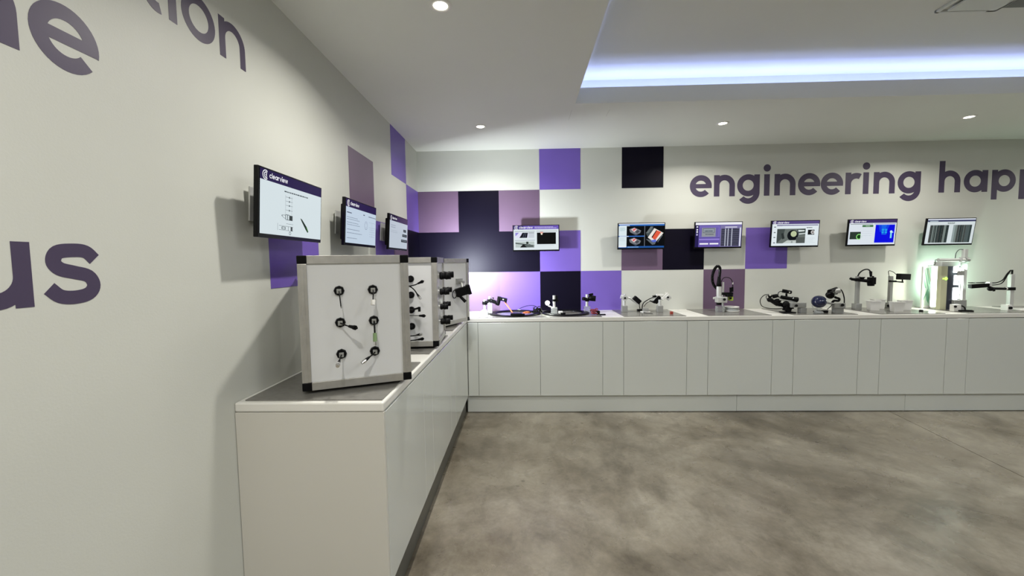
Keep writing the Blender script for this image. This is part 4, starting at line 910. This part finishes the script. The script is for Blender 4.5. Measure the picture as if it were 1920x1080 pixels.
tag(part('rubber_foot', m_rubber, None, lambda b: b.lathe([(0, 0), (.016, 0), (.016, .014), (.010, .018), (0, .018)], (c.x, -.42, MT), n=18)), 'small black round knob lying at the front of the worktop', 'knob')
# ------------------------------------------------------------ lit machine at the right
y = -.12
c0 = at(1727, 570, y); c1 = at(1751, 570, y)
t = thing('circuit_panel', 'framed pale green circuit board standing against the wall beside the bright bar light', 'board', (c0.x, y, TOP))
zt_ = at(1728, 500, y).z
part('board', m_board, t, lambda b: b.bb((c0.x+.01, y, TOP+.004), (c1.x, y+.006, zt_-.008)), world=True)
part('frame', m_white, t, lambda b: (b.bb((c0.x, y-.006, TOP), (c0.x+.014, y+.012, zt_)), b.bb((c1.x-.01, y-.006, TOP), (c1.x+.004, y+.012, zt_)), b.bb((c0.x+.014, y-.006, zt_-.014), (c1.x-.01, y+.012, zt_)), b.bb((c0.x+.014, y-.006, TOP), (c1.x-.01, y+.012, TOP+.03))), world=True, bevel=.001)
def tracks(b):
    wd = c1.x-c0.x-.03; hh = zt_-TOP-.05
    def q(p, k=0): b.add([(c0.x+.016+px*wd, y-.002, TOP+.032+(1-py)*hh) for px, py in p], [list(range(len(p)))[::-1]], k)
    q([(0, .02), (.06, .02), (.42, .44), (.50, .52), (.44, .56)]); q([(.20, 0), (.27, 0), (.62, .42), (.56, .44)]); q([(.33, 0), (.38, 0), (.70, .34), (.66, .38)], 1)
    q([(0, .22), (.08, .30), (.26, .55), (.14, .52), (.05, .45)]); q([(.46, .52), (.52, .56), (.06, .86), (0, .90), (0, .84)]); q([(.28, .72), (.50, .58), (.60, .80), (.55, .96), (.34, .86)]); q([(.0, .50), (.05, .52), (.05, .72), (0, .74)])
    for i in range(12):
        a_ = 2*PI*i/12; q([(.10+.05*math.cos(a_), .88+.03*math.sin(a_)), (.10+.06*math.cos(a_+.3), .88+.04*math.sin(a_+.3)), (.10+.03*math.cos(a_+.3), .88+.02*math.sin(a_+.3))], 1)
part('tracks', [m_boardd, mat('brown_tracks', (.35, .22, .16), .5)], t, tracks, world=True)
# vertical bar light
y = -.20
c = at(1755, 580, y); zt2 = at(1755, 496, y).z
t = thing('bar_light', 'tall glaring vertical bar light between the green board and the beige metal box', 'lamp', (c.x, y, MT))
part('housing', m_white, t, lambda b: b.bb((c.x-.030, y, MT), (c.x+.024, y+.03, zt2)), world=True, bevel=.002)
part('diffuser', m_ledv, t, lambda b: (b.bb((c.x-.030, y-.006, MT+.02), (c.x+.022, y, zt2-.01)), b.bb((c.x-.036, y, MT+.02), (c.x-.030, y+.028, zt2-.01))), world=True)
area('bar_light_glow', (c.x-.045, y+.010, (MT+zt2)/2), (-1, .50, .05), .03, zt2-MT-.05, .9, (.95, 1, .84), 150)
area('bar_light_glow', (c.x+.01, y-.012, (MT+zt2)/2), (0, -1, .1), .06, zt2-MT-.05, 1.0, (.90, 1, .92), 170)
# metal box with lit slot
y = -.27
t = thing('metal_box', 'tall beige and dark metal box with a glaring slot beside the silver column', 'machine', (at(1775, 582, y).x, y, MT))
xa, xb, xc = at(1761.5, 580, y-.02).x, at(1769.5, 580, y).x, at(1792, 580, y).x; zt3 = at(1787, 499, y).z
part('side_cover', m_beige, t, lambda b: b.bb((xa, y-.020, MT), (xb, y+.02, zt3)), world=True, bevel=.002)
part('body', mat('dark_blue_metal', (.05, .055, .075), .3, metal=.4), t, lambda b: b.bb((xb+.001, y-.018, MT), (xc, y+.06, zt3)), world=True, bevel=.002)
part('top_cover', m_alul, t, lambda b: b.bb((xa, y-.02, zt3), (xc+.005, y+.062, zt3+.045)), world=True, bevel=.003)
part('lit_slot', m_led, t, lambda b: (b.bb((at(1782, 560, y).x, y-.022, at(1796, 561, y).z), (at(1790.5, 560, y).x, y-.0185, at(1796, 539, y).z)), b.bb((at(1783, 560, y).x, y-.022, at(1796, 534, y).z), (at(1790.5, 560, y).x, y-.0185, at(1796, 516, y).z)), b.bb((at(1781, 560, y).x, y-.022, at(1796, 511, y).z), (at(1790.5, 560, y).x, y-.0185, at(1796, 500, y).z))), world=True)
part('lime_indicator', mat('lime_glow', (.4, .7, .1), .4, emit=(.5, .9, .15), es=1.2), t, lambda b: (blk(b, 1772, 522.5, y-.02, .05, .014, .004), blk(b, 1774, 522.5, y-.022, .018, .030, .004)), world=True)
area('machine_glow', (at(1787, 540, y).x, y-.03, 1.22), (.25, -.5, .28), .03, .25, 1.6, (.82, 1, .88), 175)
lx = at(1797, 540, -.25).x
part('rear_lamp', m_led, t, lambda b: b.bb((lx-.014, -.255, 1.02), (lx+.014, -.25, 1.40)), world=True)
part('rear_lamp_bracket', m_grey, t, lambda b: (b.bb((xc+.001, -.29, 1.02), (lx+.016, -.2555, 1.05)), b.bb((xc+.001, -.29, 1.36), (lx+.016, -.2555, 1.40))), world=True)
area('machine_glow', (lx+.004, -.244, 1.22), (.25, 1, .60), .03, .34, 5.5, (.62, 1, .78), 178)
# silver column
y = -.30
pb = at(1803, 580, y)
t = thing('camera_column', 'tall silver column with a horizontal arm above the metal box', 'stand', (pb.x, y, MT))
part('column', m_alul, t, lambda b: (b.bb((pb.x-.016, y-.016, MT), (pb.x+.016, y+.016, at(1803, 467, y).z)),), world=True, bevel=.002)
part('base_block', m_grey, t, lambda b: b.bb(V((at(1783, 580, y).x, y-.03, MT)), V((at(1806, 580, y).x, y+.0, at(1800, 562, y).z))), world=True, bevel=.003)
part('slide_clamp', m_grey, t, lambda b: b.bb(at(1794, 516.5, y-.02), at(1809, 508, y-.034)), world=True, bevel=.002)
part('horizontal_arm', m_alul, t, lambda b: (b.cyl(at(1759, 487.5, y-.02), at(1808, 487.5, y-.02), .017, n=18), b.bb(at(1797, 491, y-.018), at(1805, 482, y-.045))), world=True, bevel=.002)
part('knob', m_grey, t, lambda b: (b.cyl(at(1810, 487.5, y-.02), at(1815, 487.5, y-.02), .024, n=18), b.cyl(at(1806, 557, y), at(1809.5, 557, y), .008)), world=True)
part('cord', m_rubber, t, lambda b: (b.tube([at(1806, 468, y), at(1799, 468, y), at(1793, 474, y), at(1791, 484, y)], .0028), b.tube([at(1760, 487, y), at(1754, 487.5, y), at(1753, 496, y+.05), at(1740, 498.5, y+.12)], .0028)), world=True)
t = thing('clamp_block', 'small white clamp block at the foot of the silver column', 'block', (at(1790, 578, -.40).x, -.40, MT))
part('body', m_white, t, lambda b: b.bb((at(1783, 578, -.40).x, -.43, MT), (at(1796, 578, -.40).x, -.385, at(1790, 570.5, -.40).z)), world=True, bevel=.003)
part('knob', m_black, t, lambda b: b.cyl(at(1791.5, 575, -.431), at(1791.5, 575, -.442), .011, n=18), world=True)
tag(part('black_cable', m_rubber, None, lambda b: (b.tube([at(1794, 572.5, -.38), at(1801, 573, -.40), at(1808, 576, -.42), V((at(1812, 580, -.44).x, -.44, MT+.006)), V((at(1826, 583, -.47).x, -.47, MT+.006))], .006), b.tube([V((at(1798, 580, -.45).x, -.45, MT+.008)), V((at(1809, 580, -.46).x, -.46, MT+.010)), V((at(1822, 583, -.46).x, -.46, MT+.008))], .009))), 'thick black cable trailing right from the silver column', 'cable')
# right stand
y = -.40
pb = at(1891.5, 583, y)
t = thing('camera_post', 'white tall post stand at the right edge with a reaching black arm', 'stand', (pb.x, y, MT))
part('post', m_alul, t, lambda b: b.bb((pb.x-.014, y-.016, MT), (pb.x+.022, y+.016, at(1894, 514, y).z)), world=True, bevel=.002)
part('foot', m_white, t, lambda b: b.bb((pb.x-.052, y-.035, MT), (pb.x-.012, y+.025, MT+.058)), world=True, bevel=.003)
part('knob', m_black, t, lambda b: b.cyl(V((pb.x-.034, y-.036, MT+.030)), V((pb.x-.034, y-.048, MT+.030)), .013, n=18), world=True)
part('collar', m_black, t, lambda b: blk(b, 1893.5, 541.3, y, .062, .028, .045), world=True, bevel=.002)
part('arm', m_black, t, lambda b: (b.cyl(at(1863, 541, y), at(1890, 541.5, y), .013, .012, 14), b.ball(at(1857.5, 541.5, y), .022, (1.3, 1, 1)), b.cyl(at(1862, 541.5, y), at(1864, 545.5, y), .010), b.cyl(at(1855, 541, y), at(1854, 534, y), .012)), world=True)
part('arm_ring', m_white, t, lambda b: b.cyl(at(1885, 541.4, y), at(1888, 541.4, y), .0135, n=14), world=True)
t = thing('bar_camera', 'long black bar camera on the arm of the right edge stand', 'camera', at(1838, 536, y))
part('body', m_black, t, lambda b: blk(b, 1836, 535.8, y, .178, .038, .04, ry(R(-4))), world=True, bevel=.003)
part('front_cap', m_black, t, lambda b: blk(b, 1821.5, 530.2, y, .036, .008, .03, ry(R(-2))), world=True)
part('top_bar', m_black, t, lambda b: blk(b, 1838, 529.6, y, .092, .007, .02, ry(R(-2))), world=True)
part('end_block', m_alul, t, lambda b: blk(b, 1853.5, 532.5, y, .022, .040, .042), world=True, bevel=.002)
part('cord', m_rubber, t, lambda b: (b.tube([at(1855, 530.5, y), at(1868, 530, y), at(1880, 525, y), at(1888, 514, y), at(1895, 506.5, y)], .0048), b.tube([at(1856, 534.5, y), at(1870, 533.5, y), at(1880, 529.5, y), at(1889, 516, y), at(1895, 507, y)], .0042), b.tube([at(1897.5, 515, y), at(1898, 506, y)], .007)), world=True)
c = at(1912, 582, -.40)
tag(part('paper_sheet', m_white, None, lambda b: b.bb((c.x-.045, -.44, MT), (c.x+.20, -.30, MT+.012)), bevel=.002), 'white flat pad on the worktop at the right edge', 'pad')
